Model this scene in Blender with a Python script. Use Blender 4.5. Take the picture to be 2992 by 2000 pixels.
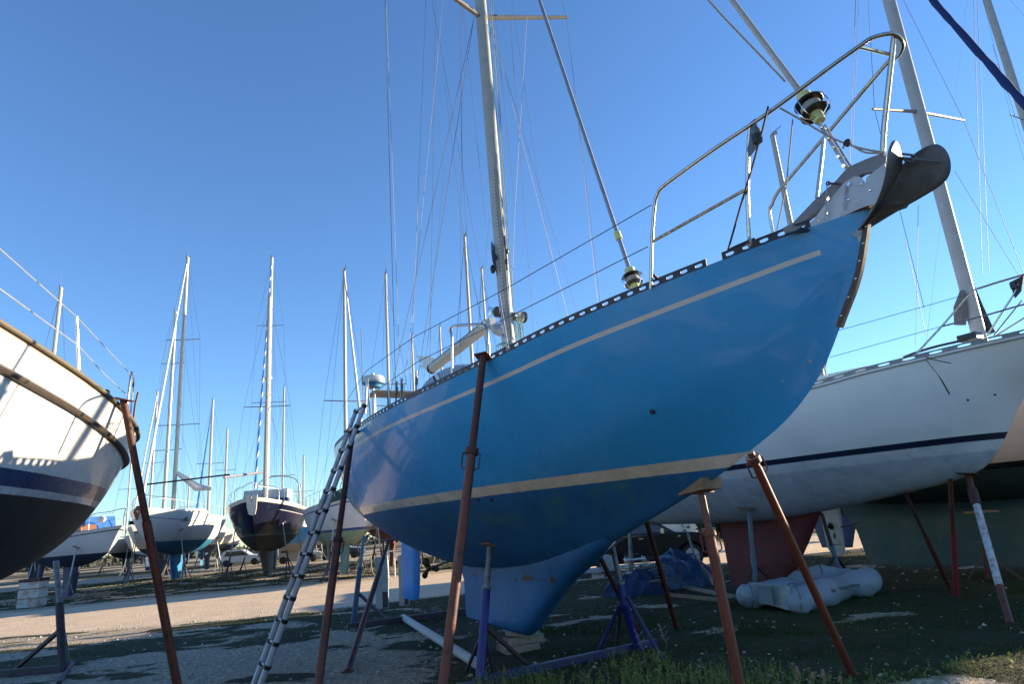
import bpy, math, random
import numpy as np
from mathutils import Vector, Matrix, noise
R = math.radians
random.seed(7); RNG = np.random.default_rng(7)
for o in list(bpy.data.objects): bpy.data.objects.remove(o)
SC = bpy.context.scene; COL = SC.collection

# ------------------------------------------------------------------ camera
PW, PH, PF = 2992., 2000., 1950.
PITCH = math.atan(538/1950); ROLL = math.atan(.078); CAMH = 1.7
_f = Vector((0, math.cos(PITCH), math.sin(PITCH)))
_u0 = Vector((0, -math.sin(PITCH), math.cos(PITCH))); _r0 = Vector((1, 0, 0))
_u = _u0*math.cos(ROLL)+_r0*math.sin(ROLL); _r = _r0*math.cos(ROLL)-_u0*math.sin(ROLL)
CP = Vector((0, 0, CAMH))
cd = bpy.data.cameras.new('camera'); cam = bpy.data.objects.new('camera', cd); COL.objects.link(cam)
cd.sensor_width = 36; cd.lens = PF/PW*36; cd.clip_end = 2000; cd.clip_start = .05
cam.matrix_world = Matrix(((_r.x, _u.x, -_f.x, CP.x), (_r.y, _u.y, -_f.y, CP.y), (_r.z, _u.z, -_f.z, CP.z), (0, 0, 0, 1)))
SC.camera = cam
SC.render.resolution_x = 1024; SC.render.resolution_y = 685

# ------------------------------------------------------------------ sky and sun
SUN_EL, SUN_AZ = 12.0, 19.0      # azimuth counted from +X towards +Y
w = bpy.data.worlds.new('World'); SC.world = w; w.use_nodes = True
nt = w.node_tree; bg = nt.nodes['Background']
sky = nt.nodes.new('ShaderNodeTexSky'); sky.sky_type = 'NISHITA'; sky.sun_disc = False
sky.sun_elevation = R(SUN_EL); sky.sun_rotation = R(90-SUN_AZ)
sky.altitude = 0; sky.air_density = 1.0; sky.dust_density = .0; sky.ozone_density = 3.0
wb = nt.nodes.new('ShaderNodeMix'); wb.data_type = 'RGBA'; wb.blend_type = 'MULTIPLY'; wb.inputs[0].default_value = 1; wb.inputs[7].default_value = (.61, .75, .93, 1)   # white balance of the photograph
nt.links.new(sky.outputs[0], wb.inputs[6]); nt.links.new(wb.outputs[2], bg.inputs[0]); bg.inputs[1].default_value = .105
sl = bpy.data.lights.new('sun', 'SUN'); sl.energy = 5.0; sl.angle = R(.5); sl.color = (1, .81, .56)
so = bpy.data.objects.new('sun', sl); COL.objects.link(so)
sd = Vector((math.cos(R(SUN_EL))*math.cos(R(SUN_AZ)), math.cos(R(SUN_EL))*math.sin(R(SUN_AZ)), math.sin(R(SUN_EL))))
so.rotation_euler = sd.to_track_quat('Z', 'Y').to_euler(); so.location = (30, 10, 20)
SC.view_settings.view_transform = 'Standard'; SC.view_settings.look = 'None'
SC.view_settings.gamma = 1; SC.view_settings.exposure = 1.66

# ------------------------------------------------------------------ pixel helpers (photo pixels -> points at their real depth)
def ray(px, py): return _f+_r*((px-PW/2)/PF)-_u*((py-PH/2)/PF)
def gnd(px, py, z=0.):
    d = ray(px, py); return CP+d*((z-CAMH)/d.z)
def atY(px, py, Y):
    d = ray(px, py); return CP+d*(Y/d.y)
def proj(p):
    v = Vector(p)-CP; return PW/2+PF*v.dot(_r)/v.dot(_f), PH/2-PF*v.dot(_u)/v.dot(_f)

class Frame:
    """x = aft, y = the side that faces us (starboard), z = up"""
    def __init__(s, T, ang):
        s.T = Vector((T[0], T[1], 0)); s.ang = R(ang)
        s.a = Vector((math.cos(s.ang), math.sin(s.ang), 0)); s.n = Vector((-s.a.y, s.a.x, 0))
    def loc(s, p): v = Vector(p)-s.T; return Vector((v.dot(s.a), v.dot(s.n), v.z))
    def world(s, q): return s.T+s.a*q[0]+s.n*q[1]+Vector((0, 0, q[2]))
    def off(s, px, py, o):                 # on the plane y = o
        d = ray(px, py); t = (s.T+s.n*o-CP).dot(s.n)/d.dot(s.n); return s.loc(CP+d*t)
    def sta(s, px, py, x):                 # on the plane x = const
        d = ray(px, py); t = (s.T+s.a*x-CP).dot(s.a)/d.dot(s.a); return s.loc(CP+d*t)
    def root(s, name, label, cat, group=None):
        o = empty(name, label, cat, s.T, s.ang, group); return o

# ------------------------------------------------------------------ objects
def tag(o, label=None, cat=None, group=None, kind=None):
    if label: o['label'] = label
    if cat: o['category'] = cat
    if group: o['group'] = group
    if kind: o['kind'] = kind
    return o
def empty(name, label, cat, loc=(0, 0, 0), rz=0, group=None):
    o = bpy.data.objects.new(name, None); COL.objects.link(o); o.location = loc; o.rotation_euler = (0, 0, rz)
    o.empty_display_size = .2
    return tag(o, label, cat, group)

class MB:
    def __init__(s): s.v = []; s.f = []; s.uv = None
    def add(s, vs, fs):
        b = len(s.v); s.v += [tuple(v) for v in vs]; s.f += [tuple(i+b for i in f) for f in fs]; return s
    def box(s, c, d, rz=0, M=None):
        x, y, z = d[0]/2, d[1]/2, d[2]/2
        vs = [Vector((i*x, j*y, k*z)) for k in (-1, 1) for j in (-1, 1) for i in (-1, 1)]
        m = M if M is not None else Matrix.Rotation(rz, 3, 'Z')
        vs = [m @ v+Vector(c) for v in vs]
        return s.add(vs, [(0, 2, 3, 1), (4, 5, 7, 6), (0, 1, 5, 4), (2, 6, 7, 3), (0, 4, 6, 2), (1, 3, 7, 5)])
    def beam(s, p, q, wd, ht, up=(0, 0, 1)):
        p, q = Vector(p), Vector(q); d = (q-p); L = d.length; d.normalize()
        y = Vector(up).cross(d)
        if y.length < 1e-4: y = Vector((1, 0, 0)).cross(d)
        y.normalize(); z = d.cross(y)
        m = Matrix((d, y, z)).transposed()
        return s.box((p+q)/2, (L, wd, ht), M=m)
    def tube(s, pts, r, n=8, cap=True, flat=1.):
        pts = [Vector(p) for p in pts]; N = len(pts)
        rr = r if isinstance(r, (list, tuple)) else [r]*N
        b = len(s.v); t0 = (pts[1]-pts[0]).normalized()
        x = t0.orthogonal().normalized()
        for i, p in enumerate(pts):
            t = (pts[min(i+1, N-1)]-pts[max(i-1, 0)]).normalized()
            x = (x-t*x.dot(t)).normalized(); y = t.cross(x)
            for k in range(n):
                a = 2*math.pi*k/n; s.v.append(tuple(p+(x*math.cos(a)+y*math.sin(a)*flat)*rr[i]))
        for i in range(N-1):
            for k in range(n):
                k2 = (k+1) % n; s.f.append((b+i*n+k, b+i*n+k2, b+(i+1)*n+k2, b+(i+1)*n+k))
        if cap:
            s.f.append(tuple(b+k for k in range(n))[::-1]); s.f.append(tuple(b+(N-1)*n+k for k in range(n)))
        return s
    def lathe(s, prof, c, axis=(0, 0, 1), n=20):
        c = Vector(c); ax = Vector(axis).normalized(); x = ax.orthogonal().normalized(); y = ax.cross(x); b = len(s.v)
        for (r, h) in prof:
            for k in range(n):
                a = 2*math.pi*k/n; s.v.append(tuple(c+ax*h+(x*math.cos(a)+y*math.sin(a))*max(r, 1e-4)))
        for i in range(len(prof)-1):
            for k in range(n):
                k2 = (k+1) % n; s.f.append((b+i*n+k, b+i*n+k2, b+(i+1)*n+k2, b+(i+1)*n+k))
        s.f.append(tuple(b+k for k in range(n))[::-1]); s.f.append(tuple(b+(len(prof)-1)*n+k for k in range(n)))
        return s
    def prism(s, poly, d):
        """polygon of 3D points extruded by vector d (both ways half)"""
        d = Vector(d)/2; n = len(poly); A = [Vector(p)-d for p in poly]; B = [Vector(p)+d for p in poly]
        return s.add(A+B, [tuple(range(n))[::-1], tuple(range(n, 2*n))]+[(i, (i+1) % n, n+(i+1) % n, n+i) for i in range(n)])
    def sphere(s, c, r, nu=12, nv=8, sc=(1, 1, 1)):
        c = Vector(c); b = len(s.v)
        for j in range(nv+1):
            th = math.pi*j/nv
            for i in range(nu):
                a = 2*math.pi*i/nu
                s.v.append((c.x+r*sc[0]*math.sin(th)*math.cos(a), c.y+r*sc[1]*math.sin(th)*math.sin(a), c.z+r*sc[2]*math.cos(th)))
        for j in range(nv):
            for i in range(nu):
                i2 = (i+1) % nu; s.f.append((b+j*nu+i, b+(j+1)*nu+i, b+(j+1)*nu+i2, b+j*nu+i2))
        return s
    def build(s, name, m, parent=None, smooth=True, label=None, ang=40, fix=True):
        me = bpy.data.meshes.new(name); me.from_pydata(s.v, [], s.f)
        if s.uv is not None:
            ul = me.uv_layers.new(name='UVMap'); li = np.empty(len(me.loops), dtype=np.int32); me.loops.foreach_get('vertex_index', li)
            ul.data.foreach_set('uv', np.array(s.uv, dtype=np.float32)[li].ravel())
        if fix:
            import bmesh
            bm = bmesh.new(); bm.from_mesh(me); bmesh.ops.recalc_face_normals(bm, faces=bm.faces); bm.to_mesh(me); bm.free()
        if smooth:
            me.polygons.foreach_set('use_smooth', [True]*len(me.polygons)); me.set_sharp_from_angle(angle=R(ang))
        me.update(); me.materials.append(m)
        o = bpy.data.objects.new(name, me); COL.objects.link(o)
        if parent is not None: o.parent = parent
        if label: o['label'] = label
        return o
def sag(p, q, k=.02, n=8, dr=None):
    p, q = Vector(p), Vector(q); L = (q-p).length; dr = Vector(dr or (0, 0, -1))
    return [p.lerp(q, i/n)+dr*(4*k*L*(i/n)*(1-i/n)) for i in range(n+1)]
def arc_pts(P, n=4):
    """Catmull-Rom smoothing of a polyline"""
    P = [Vector(p) for p in P]; out = []
    for i in range(len(P)-1):
        a = P[max(i-1, 0)]; b = P[i]; c = P[i+1]; d = P[min(i+2, len(P)-1)]
        for k in range(n):
            t = k/n
            out.append(.5*((2*b)+(c-a)*t+(2*a-5*b+4*c-d)*t*t+(3*b-a-3*c+d)*t**3))
    out.append(P[-1]); return out
def pchip(xs, ys):
    xs = list(xs); ys = list(ys); n = len(xs); h = [xs[i+1]-xs[i] for i in range(n-1)]; dl = [(ys[i+1]-ys[i])/h[i] for i in range(n-1)]
    d = [0]*n
    for i in range(1, n-1):
        if dl[i-1]*dl[i] > 0:
            w1 = 2*h[i]+h[i-1]; w2 = h[i]+2*h[i-1]; d[i] = (w1+w2)/(w1/dl[i-1]+w2/dl[i])
    d[0] = dl[0]; d[-1] = dl[-1]
    def f(x):
        x = min(max(x, xs[0]), xs[-1]); i = 0
        while i < n-2 and x > xs[i+1]: i += 1
        t = (x-xs[i])/h[i]
        return (2*t**3-3*t**2+1)*ys[i]+(t**3-2*t**2+t)*h[i]*d[i]+(-2*t**3+3*t**2)*ys[i+1]+(t**3-t**2)*h[i]*d[i+1]
    return f

# ------------------------------------------------------------------ materials
class NT:
    def __init__(s, name):
        s.m = bpy.data.materials.new(name); s.m.use_nodes = True; s.t = s.m.node_tree; s.b = s.t.nodes['Principled BSDF']
    def n(s, typ, **kw):
        nd = s.t.nodes.new(typ)
        for k, v in kw.items(): setattr(nd, k, v)
        return nd
    def l(s, a, b): s.t.links.new(a, b)
    def val(s, sock, v):
        if hasattr(v, 'is_output') or hasattr(v, 'links'): s.l(v, sock)
        else: sock.default_value = v
    def math(s, op, a, b=0., clamp=False):
        nd = s.n('ShaderNodeMath', operation=op, use_clamp=clamp); s.val(nd.inputs[0], a); s.val(nd.inputs[1], b); return nd.outputs[0]
    def mix(s, f, a, b, blend='MIX'):
        nd = s.n('ShaderNodeMix', data_type='RGBA', blend_type=blend); s.val(nd.inputs[0], f)
        for i, c in ((6, a), (7, b)):
            if isinstance(c, (tuple, list)): nd.inputs[i].default_value = (*c[:3], 1)
            else: s.l(c, nd.inputs[i])
        return nd.outputs[2]
    def obj(s): return s.n('ShaderNodeTexCoord').outputs['Object']
    def scale(s, vec, sc):
        nd = s.n('ShaderNodeMapping'); s.l(vec, nd.inputs[0]); nd.inputs[3].default_value = sc; return nd.outputs[0]
    def noise(s, vec, scale, det=4, rough=.6, dist=0.):
        nd = s.n('ShaderNodeTexNoise'); s.l(vec, nd.inputs['Vector']); nd.inputs['Scale'].default_value = scale
        nd.inputs['Detail'].default_value = det; nd.inputs['Roughness'].default_value = rough; nd.inputs['Distortion'].default_value = dist
        return nd.outputs[0]
    def step(s, x, lo, hi):
        nd = s.n('ShaderNodeMapRange', interpolation_type='SMOOTHSTEP'); s.l(x, nd.inputs[0]); nd.inputs[1].default_value = lo; nd.inputs[2].default_value = hi
        return nd.outputs[0]
    def band(s, x, a, b):
        return s.math('MULTIPLY', s.math('GREATER_THAN', x, a), s.math('LESS_THAN', x, b))
    def bump(s, h, st, dist=.01):
        nd = s.n('ShaderNodeBump'); nd.inputs['Strength'].default_value = st; nd.inputs['Distance'].default_value = dist
        s.l(h, nd.inputs['Height']); s.l(nd.outputs[0], s.b.inputs['Normal'])
_mc = {}
def M(name, c, rough=.5, metal=0., var=.25, c2=None, vs=6., bump=.15, coat=0., bs=40., spec=.5):
    """paint / metal / wood with blotchy variation and a little bump"""
    if name in _mc: return _mc[name]
    t = NT(name); v = t.obj(); n1 = t.noise(v, vs, 6, .65); c2 = c2 or tuple(x*.55 for x in c)
    f = t.math('MULTIPLY', t.step(n1, .42, .72), var*2, True)
    t.l(t.mix(f, c, c2), t.b.inputs['Base Color'])
    r = t.math('ADD', t.math('MULTIPLY', t.noise(v, vs*2.3, 4), .25), rough-.12, True); t.l(r, t.b.inputs['Roughness'])
    t.b.inputs['Metallic'].default_value = metal; t.b.inputs['Coat Weight'].default_value = coat; t.b.inputs['Specular IOR Level'].default_value = spec
    if bump: t.bump(t.noise(v, bs, 3), bump, .004)
    _mc[name] = t.m; return t.m
def hullmat(name, top, bands, sheer=(), rough=.22, coat=.5, streak=.18, chalk=(.6, .65, .7), anti=.55, patch=None, seam=None, mottle=0.):
    """bands: list (z_upper, colour) from the top down below the topsides colour; sheer: (v0, v1, colour, u_min) measured down from the sheer"""
    t = NT(name); v = t.obj(); sp = t.n('ShaderNodeSeparateXYZ'); t.l(v, sp.inputs[0]); z = sp.outputs[2]
    zj = t.math('ADD', z, t.math('MULTIPLY', t.math('SUBTRACT', t.noise(v, 14, 2), .5), .004))
    uv = t.n('ShaderNodeUVMap'); su = t.n('ShaderNodeSeparateXYZ'); t.l(uv.outputs[0], su.inputs[0]); u, dv = su.outputs[0], su.outputs[1]
    col = top
    st = t.noise(t.scale(v, (3.2, 3.2, .35)), 2.2, 7, .65); bl = t.noise(v, 1.1, 6, .65, .4)
    f = t.math('MULTIPLY', t.math('MULTIPLY', t.step(st, .5, .78), t.step(bl, .42, .66)), streak*2.2, True)
    col = t.mix(f, top, chalk)
    f2 = t.math('MULTIPLY', t.step(t.noise(v, .7, 5, .6, .6), .4, .7), .35, True)
    col = t.mix(f2, col, tuple(x*.72 for x in top))
    # scuffs and nicks
    sc = t.step(t.noise(t.scale(v, (1., 1., 1.6)), 19, 2, .5), .80, .83); col = t.mix(t.math('MULTIPLY', sc, .5), col, chalk)
    under = None
    for (zu, c) in bands:
        m_ = t.math('LESS_THAN', zj, zu)
        cc = t.mix(t.math('MULTIPLY', t.step(t.noise(v, 2.6, 8, .7, .5), .4, .68), .55), c, tuple(x*.55 for x in c))
        col = t.mix(m_, col, cc)
    for (a, b, c, um) in sheer:
        m_ = t.math('MULTIPLY', t.band(dv, a, b), t.math('GREATER_THAN', u, um)); col = t.mix(m_, col, c)
    zb = bands[-1][0] if bands else -9
    isub = t.math('LESS_THAN', zj, zb)
    if patch:
        pf = t.math('MULTIPLY', t.math('MULTIPLY', t.step(t.noise(t.scale(v, (1, 1, 1.8)), 1.5, 9, .7, .8), .5, .66), isub), patch[1]); col = t.mix(pf, col, patch[0])
    if seam:   # rusty joint
        d = t.math('ABSOLUTE', t.math('SUBTRACT', z, t.math('ADD', seam[0], t.math('MULTIPLY', t.math('SUBTRACT', t.noise(v, 1.2, 3), .5), .14))))
        near = t.math('SUBTRACT', 1., t.math('DIVIDE', d, seam[1]), True)
        rf = t.math('MULTIPLY', t.step(t.math('ADD', t.noise(v, 2.6, 9, .68, .2), t.math('MULTIPLY', near, .16)), .655, .68), .95)
        col = t.mix(rf, col, (.075, .024, .011))
        bf = t.step(t.noise(t.scale(v, (1, 1, .5)), 6.5, 8, .75), .70, .74); col = t.mix(t.math('MULTIPLY', bf, .7), col, (.03, .02, .02))
    t.l(col, t.b.inputs['Base Color'])
    rg = t.math('ADD', t.math('MULTIPLY', isub, anti-rough), t.math('ADD', rough-.06, t.math('MULTIPLY', t.noise(v, 3.5, 6), .16))); t.l(rg, t.b.inputs['Roughness'])
    ct = t.math('MULTIPLY', t.math('SUBTRACT', 1., isub), coat); t.l(ct, t.b.inputs['Coat Weight']); t.b.inputs['Coat Roughness'].default_value = .05
    hb = t.math('ADD', t.math('MULTIPLY', t.noise(v, 1.6, 2), .9), t.math('MULTIPLY', t.math('MULTIPLY', t.noise(v, 60, 3), .05), isub)); t.bump(hb, .25, .012)
    return t.m

white = M('white_paint', (.62, .62, .60), .35, c2=(.45, .44, .40), coat=.2)
cream = M('cream_gelcoat', (.72, .68, .60), .35, c2=(.55, .50, .42), coat=.2)
alum = M('mast_alloy', (.40, .385, .34), .45, .15, c2=(.27, .255, .22), vs=3)
alumd = M('grey_alloy', (.30, .31, .32), .4, .6, vs=5)
steel = M('stainless', (.50, .45, .40), .2, 1., c2=(.30, .22, .16), vs=12, bump=.05)
galv = M('galvanised', (.135, .145, .165), .5, .3, c2=(.06, .065, .08), vs=9, bump=.4)
galvl = M('galvanised_plate', (.33, .37, .41), .5, .3, c2=(.2, .22, .25), vs=7, bump=.3)
wire = M('wire', (.10, .10, .105), .6, .3, bump=0)
wirel = M('bright_wire', (.36, .36, .35), .5, .3, bump=0)
rust = M('rust_red_paint', (.135, .034, .021), .5, c2=(.045, .018, .014), vs=7, bump=.7, var=.6)
rustd = M('dark_rust', (.085, .026, .018), .7, c2=(.03, .014, .012), vs=13, bump=.6, var=.4)
black = M('black_plastic', (.012, .012, .014), .4)
railm = M('toe_rail_black', (.022, .021, .026), .45, .3, c2=(.05, .045, .045), vs=20)
teal = M('teal_rope', (.02, .16, .17), .8, vs=90, c2=(.3, .33, .3), var=.5)
rope = M('pale_rope', (.34, .31, .26), .85, vs=110, c2=(.08, .08, .08), var=.5)
roped = M('dark_rope', (.05, .045, .045), .85, vs=80)
cgreen = M('furler_green', (.50, .53, .22), .45, c2=(.35, .36, .16))
wood = M('weathered_wood', (.22, .15, .085), .8, c2=(.09, .055, .03), vs=8, bump=.8, var=.4)
woodp = M('pale_wood', (.30, .25, .19), .85, c2=(.14, .11, .08), vs=9, bump=.8, var=.4)
teak = M('teak_strip', (.062, .048, .036), .6, c2=(.05, .035, .025), vs=10)
blue_st = M('cradle_blue', (.014, .022, .19), .5, c2=(.02, .02, .09), vs=9, var=.35, bump=.4)
grey_st = M('cradle_grey', (.20, .21, .22), .55, .3, c2=(.10, .09, .08), vs=9, var=.4, bump=.4)
dark_st = M('cradle_dark', (.045, .035, .05), .6, c2=(.02, .012, .012), vs=9, var=.4, bump=.4)
green_l = M('lens_green', (.0, .06, .045), .1, coat=.6)
chrome = M('chrome', (.7, .7, .72), .14, 1., var=.05, bump=0)
bronze = M('bronze', (.075, .055, .035), .5, .5, c2=(.03, .025, .02), vs=12)
canvasb = M('blue_canvas', (.02, .13, .42), .8, c2=(.01, .07, .25), bump=.5)
canvasn = M('navy_cover', (.008, .03, .13), .85, c2=(.004, .014, .06), vs=12, bump=.8)
canvasg = M('green_canvas', (.008, .05, .032), .85, c2=(.004, .02, .015), bump=.6)
sailw = M('furled_sail', (.62, .62, .6), .8, c2=(.45, .45, .45), bump=.4)
glass = M('dark_glass', (.02, .025, .03), .08, coat=.4, bump=0)
curtain = M('smoked_window', (.10, .09, .13), .15, c2=(.05, .05, .09), coat=.5, bump=0)
deckm = M('deck_cream', (.55, .53, .46), .6)
dinghym = M('grey_dinghy_fabric', (.27, .32, .37), .5, c2=(.16, .2, .25), vs=4, bump=.5)
concrete = M('grey_concrete', (.34, .35, .34), .85, c2=(.22, .22, .2), vs=8, bump=.7)
redp = M('red_paint', (.45, .03, .02), .5)

def trackm():
    t = NT('drilled_track'); v = t.obj(); sp = t.n('ShaderNodeSeparateXYZ'); t.l(v, sp.inputs[0])
    zz = t.math('FRACT', t.math('DIVIDE', sp.outputs[2], .06)); h = t.math('LESS_THAN', zz, .2)
    t.l(t.mix(h, (.42, .43, .42), (.03, .03, .03)), t.b.inputs['Base Color']); t.b.inputs['Roughness'].default_value = .5; return t.m
# ------------------------------------------------------------------ hull generator
def hull_mesh(zs, bs, zc, ex, s0, s1, ns=64, nh=22, name='hull', m=None, parent=None, deck=True, dm=None, tr=True, fine=True, dead=.22):
    mb = MB(); uv = []; S = []
    for i in range(ns+1):
        t = i/ns; S.append(s0+(s1-s0)*(t**1.35 if fine else t))
    w_ = 2*nh+1
    for s in S:
        Z1, b, Z0, e = zs(s), max(bs(s), 0), min(zc(s), zs(s)-.002), ex(s)
        for j in range(-nh, nh+1):
            h = (abs(j)/nh)**2.2; y = b*(h**e)*(1-dead*max(0., 1-h/.46)**1.6)*(1 if j > 0 else -1 if j < 0 else 0); z = Z0+(Z1-Z0)*h
            mb.v.append((s, y, z)); uv.append((s, Z1-z))
    for i in range(ns):
        for j in range(w_-1):
            a = i*w_+j; mb.f.append((a, a+1, a+w_+1, a+w_))
    if tr: mb.f.append(tuple(ns*w_+j for j in range(w_)))
    mb.uv = uv; o = mb.build(name, m, parent, ang=50)
    if deck:
        d = MB()
        for i, s in enumerate(S):
            b = max(bs(s)-.01, 0); Z = zs(s)-.012
            for j in range(-4, 5): d.v.append((s, b*j/4, Z+.06*(1-(j/4)**2)*min(1, b)))
        for i in range(ns):
            for j in range(8):
                a = i*9+j; d.f.append((a, a+1, a+10, a+9))
        d.build('deck', dm or deckm, parent)
    return o
def hull_y(H, s, z):
    zs, bs, zc, ex, dead = H; Z0 = zc(s); h = max(0., min(1., (z-Z0)/max(zs(s)-Z0, .01)))
    return bs(s)*(h**ex(s))*(1-dead*max(0., 1-h/.46)**1.6)
def hit(fr, H, px, py, side=1, out=0., lo=0.):
    """where the photo pixel meets the hull skin (boat coordinates)"""
    best = None
    for k in range(0, 240):
        o = lo+k*.01; q = fr.off(px, py, o*side); e = abs(hull_y(H, q.x, q.z)-o)
        if best is None or e < best[0]: best = (e, q)
    q = best[1].copy(); q.y += out*side; return q
def foil(levels, name, m, parent, nseg=12, label=None):
    """levels: (z, lead_s, trail_s, half_thickness)"""
    mb = MB(); nn = 2*nseg
    for (z, a, b, th) in levels:
        for k in range(nn):
            if k <= nseg: t = k/nseg; sg = 1
            else: t = (nn-k)/nseg; sg = -1
            y = th*2.1*(math.sqrt(max(t, 0))*(1-t))*1.25 if t < 1 else 0
            mb.v.append((a+(b-a)*(t**1.4), sg*y, z))
    for i in range(len(levels)-1):
        for k in range(nn):
            k2 = (k+1) % nn; mb.f.append((i*nn+k, i*nn+k2, (i+1)*nn+k2, (i+1)*nn+k))
    mb.f.append(tuple(range(nn))); mb.f.append(tuple(range((len(levels)-1)*nn, len(levels)*nn)))
    return mb.build(name, m, parent, ang=50, label=label)
def propeller(c, r, parent, m=bronze, nb=3, rot=.2, shaft=None):
    mb = MB(); mb.lathe([(.0, -.06), (.035, -.04), (.04, .05), (.03, .07)], c, (1, 0, 0), 12)
    for k in range(nb):
        a = rot+2*math.pi*k/nb; d = Vector((0, math.sin(a), math.cos(a))); t = Vector((0, math.cos(a), -math.sin(a)))
        P = []
        for (rr, wd) in ((.12, .05), (.4, .17), (.7, .24), (.9, .19), (1, .05)):
            for sg in (-1, 1): P.append(Vector(c)+d*r*rr+t*wd*r*sg*1.3+Vector((sg*.05*(1.2-rr), 0, 0)))
        b = len(mb.v); mb.v += [tuple(p) for p in P]
        for i in range(4): mb.f.append((b+2*i, b+2*i+1, b+2*i+3, b+2*i+2))
    if shaft: mb.tube([c, shaft], .02, 8)
    o = mb.build('propeller', m, parent); sol = o.modifiers.new('t', 'SOLIDIFY'); sol.thickness = .012; return o

def toe_rail(fr, zs, bs, s0, s1, h, cell, m, parent, gaps=(), side=1):
    mb = MB(); n = int((s1-s0)/cell); hw = cell
    def P(s, z): return (s, side*(bs(s)-.012), zs(s)+z)
    for i in range(n):
        a = s0+i*cell; b = a+cell; c = (a+b)/2
        if any(g0 < c < g1 for g0, g1 in gaps):
            mb.add([P(a, 0), P(b, 0), P(b, h*.12), P(a, h*.12)], [(0, 1, 2, 3)]); continue
        out = []; inn = []
        for k in range(12):
            an = 2*math.pi*k/12+math.pi/12
            x, z = math.cos(an), math.sin(an)
            mx = max(abs(x)/1., abs(z)/1.); ox, oz = x/mx, z/mx
            ix = max(-.23, min(.23, x*.30)); iz = z*.25
            out.append(P(c+ox*hw/2, h/2+oz*h/2)); inn.append(P(c+ix*hw, h/2+iz*h*.86))
        mb.add(out+inn, [(k, (k+1) % 12, 12+(k+1) % 12, 12+k) for k in range(12)])
    o = mb.build('toe_rail', m, parent, smooth=False); so_ = o.modifiers.new('t', 'SOLIDIFY'); so_.thickness = .007; so_.offset = 0
    return o

# ================================================================== the blue sailboat
FB = Frame((1.9598, 5.8), 120)
zsB = pchip([-1.47, -1, -.5, 0, 1, 2, 3, 4, 5.3, 6.5, 8, 9.7], [3.76, 3.70, 3.63, 3.575, 3.47, 3.37, 3.32, 3.295, 3.255, 3.22, 3.2, 3.24])
bsB = pchip([-1.47, -1.3, -1, -.5, 0, 1, 2, 3, 4, 5, 6, 7, 8, 9, 9.7], [0.01, .12, .31, .59, .82, 1.2, 1.45, 1.62, 1.72, 1.77, 1.77, 1.7, 1.5, 1.15, .82])
zcB = pchip([-1.47, -1.42, -1.29, -1.11, -.82, -.43, 0, .58, 1.41, 2.1, 2.72, 3.5, 5, 6.5, 8, 9, 9.7], [3.74, 3.61, 3.31, 3.05, 2.67, 2.37, 2.17, 1.93, 1.66, 1.44, 1.28, 1.19, 1.16, 1.32, 1.62, 1.92, 2.2])
exB = pchip([-1.47, -.5, 0, 1, 2, 3, 4, 5, 6, 7, 8, 9, 9.7], [.9, .86, .78, .63, .58, .48, .36, .28, .25, .24, .26, .33, .4])
blue = FB.root('blue_sailboat', 'large blue sailing yacht with cream boot stripe and blue keel, nearest the camera', 'sailboat')
mblue = hullmat('blue_hull', (.028, .29, .62), [(2.165, (.62, .57, .47)), (2.06, (.016, .13, .33))], [(.175, .213, (.50, .50, .50), -1.13)], rough=.26, coat=.6, streak=.3, chalk=(.09, .33, .55), patch=((.045, .17, .20), .8))
hull_mesh(zsB, bsB, zcB, exB, -1.47, 9.7, 90, 34, 'hull', mblue, blue, dead=.52)
HB = (zsB, bsB, zcB, exB, .52)
mkeel = hullmat('blue_keel', (.016, .13, .33), [(1.72, (.013, .11, .28)), (1.06, (.011, .115, .30))], rough=.5, coat=0, seam=(1.03, .09), patch=((.02, .08, .16), .5))
foil([(1.62, 1.75, 6.7, .13), (1.48, 2.0, 6.55, .165), (1.36, 2.22, 6.4, .18), (1.24, 2.45, 6.22, .175), (1.12, 2.72, 6.08, .16), (.95, 3.06, 5.99, .14), (.7, 3.44, 5.98, .15), (.5, 3.74, 5.98, .155), (.42, 3.87, 5.97, .15), (.37, 3.95, 5.3, .11), (.335, 4.02, 4.6, .05)], 'keel', mkeel, blue, 14)
mrud = M('rudder_blue', (.02, .22, .60), .5, c2=(.015, .13, .36))
foil([(1.75, 7.95, 8.75, .07), (1.4, 7.92, 8.8, .07), (.9, 7.93, 8.84, .06), (.58, 8.0, 8.83, .05), (.55, 8.05, 8.75, .03)], 'rudder', mrud, blue, 8)
propeller(FB.off(1253, 1662, 0), .19, blue, rot=.4, shaft=FB.off(1253, 1662, 0)+Vector((-.9, 0, .12)))
toe_rail(FB, zsB, bsB, -1.13, 9.4, .072, .118, railm, blue, gaps=((-.57, -.48),))
toe_rail(FB, zsB, bsB, -.95, 9.4, .072, .118, railm, blue, side=-1)
def line(name, pts, r, m, parent, n=6): return MB().tube(pts, r, n).build(name, m, parent)
def c8(x, y): return 1900+x/1.742, 50+y/1.742
B = lambda px, py, o=0.: FB.off(px, py, o)
def B8(x, y, o=0.): return FB.off(*c8(x, y), o)
# hull through-hull holes
mb = MB()
for (px, py, s_) in ((1906, 1203, 1.), (1397, 1462, .7), (1437, 1462, .7)):
    MB().lathe([(.022*s_, -.02), (.024*s_, .012), (.014*s_, .015), (.012*s_, .005)], hit(FB, HB, px, py), (0, 1, -.1), 12).build('through_hull', black, blue)
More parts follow.
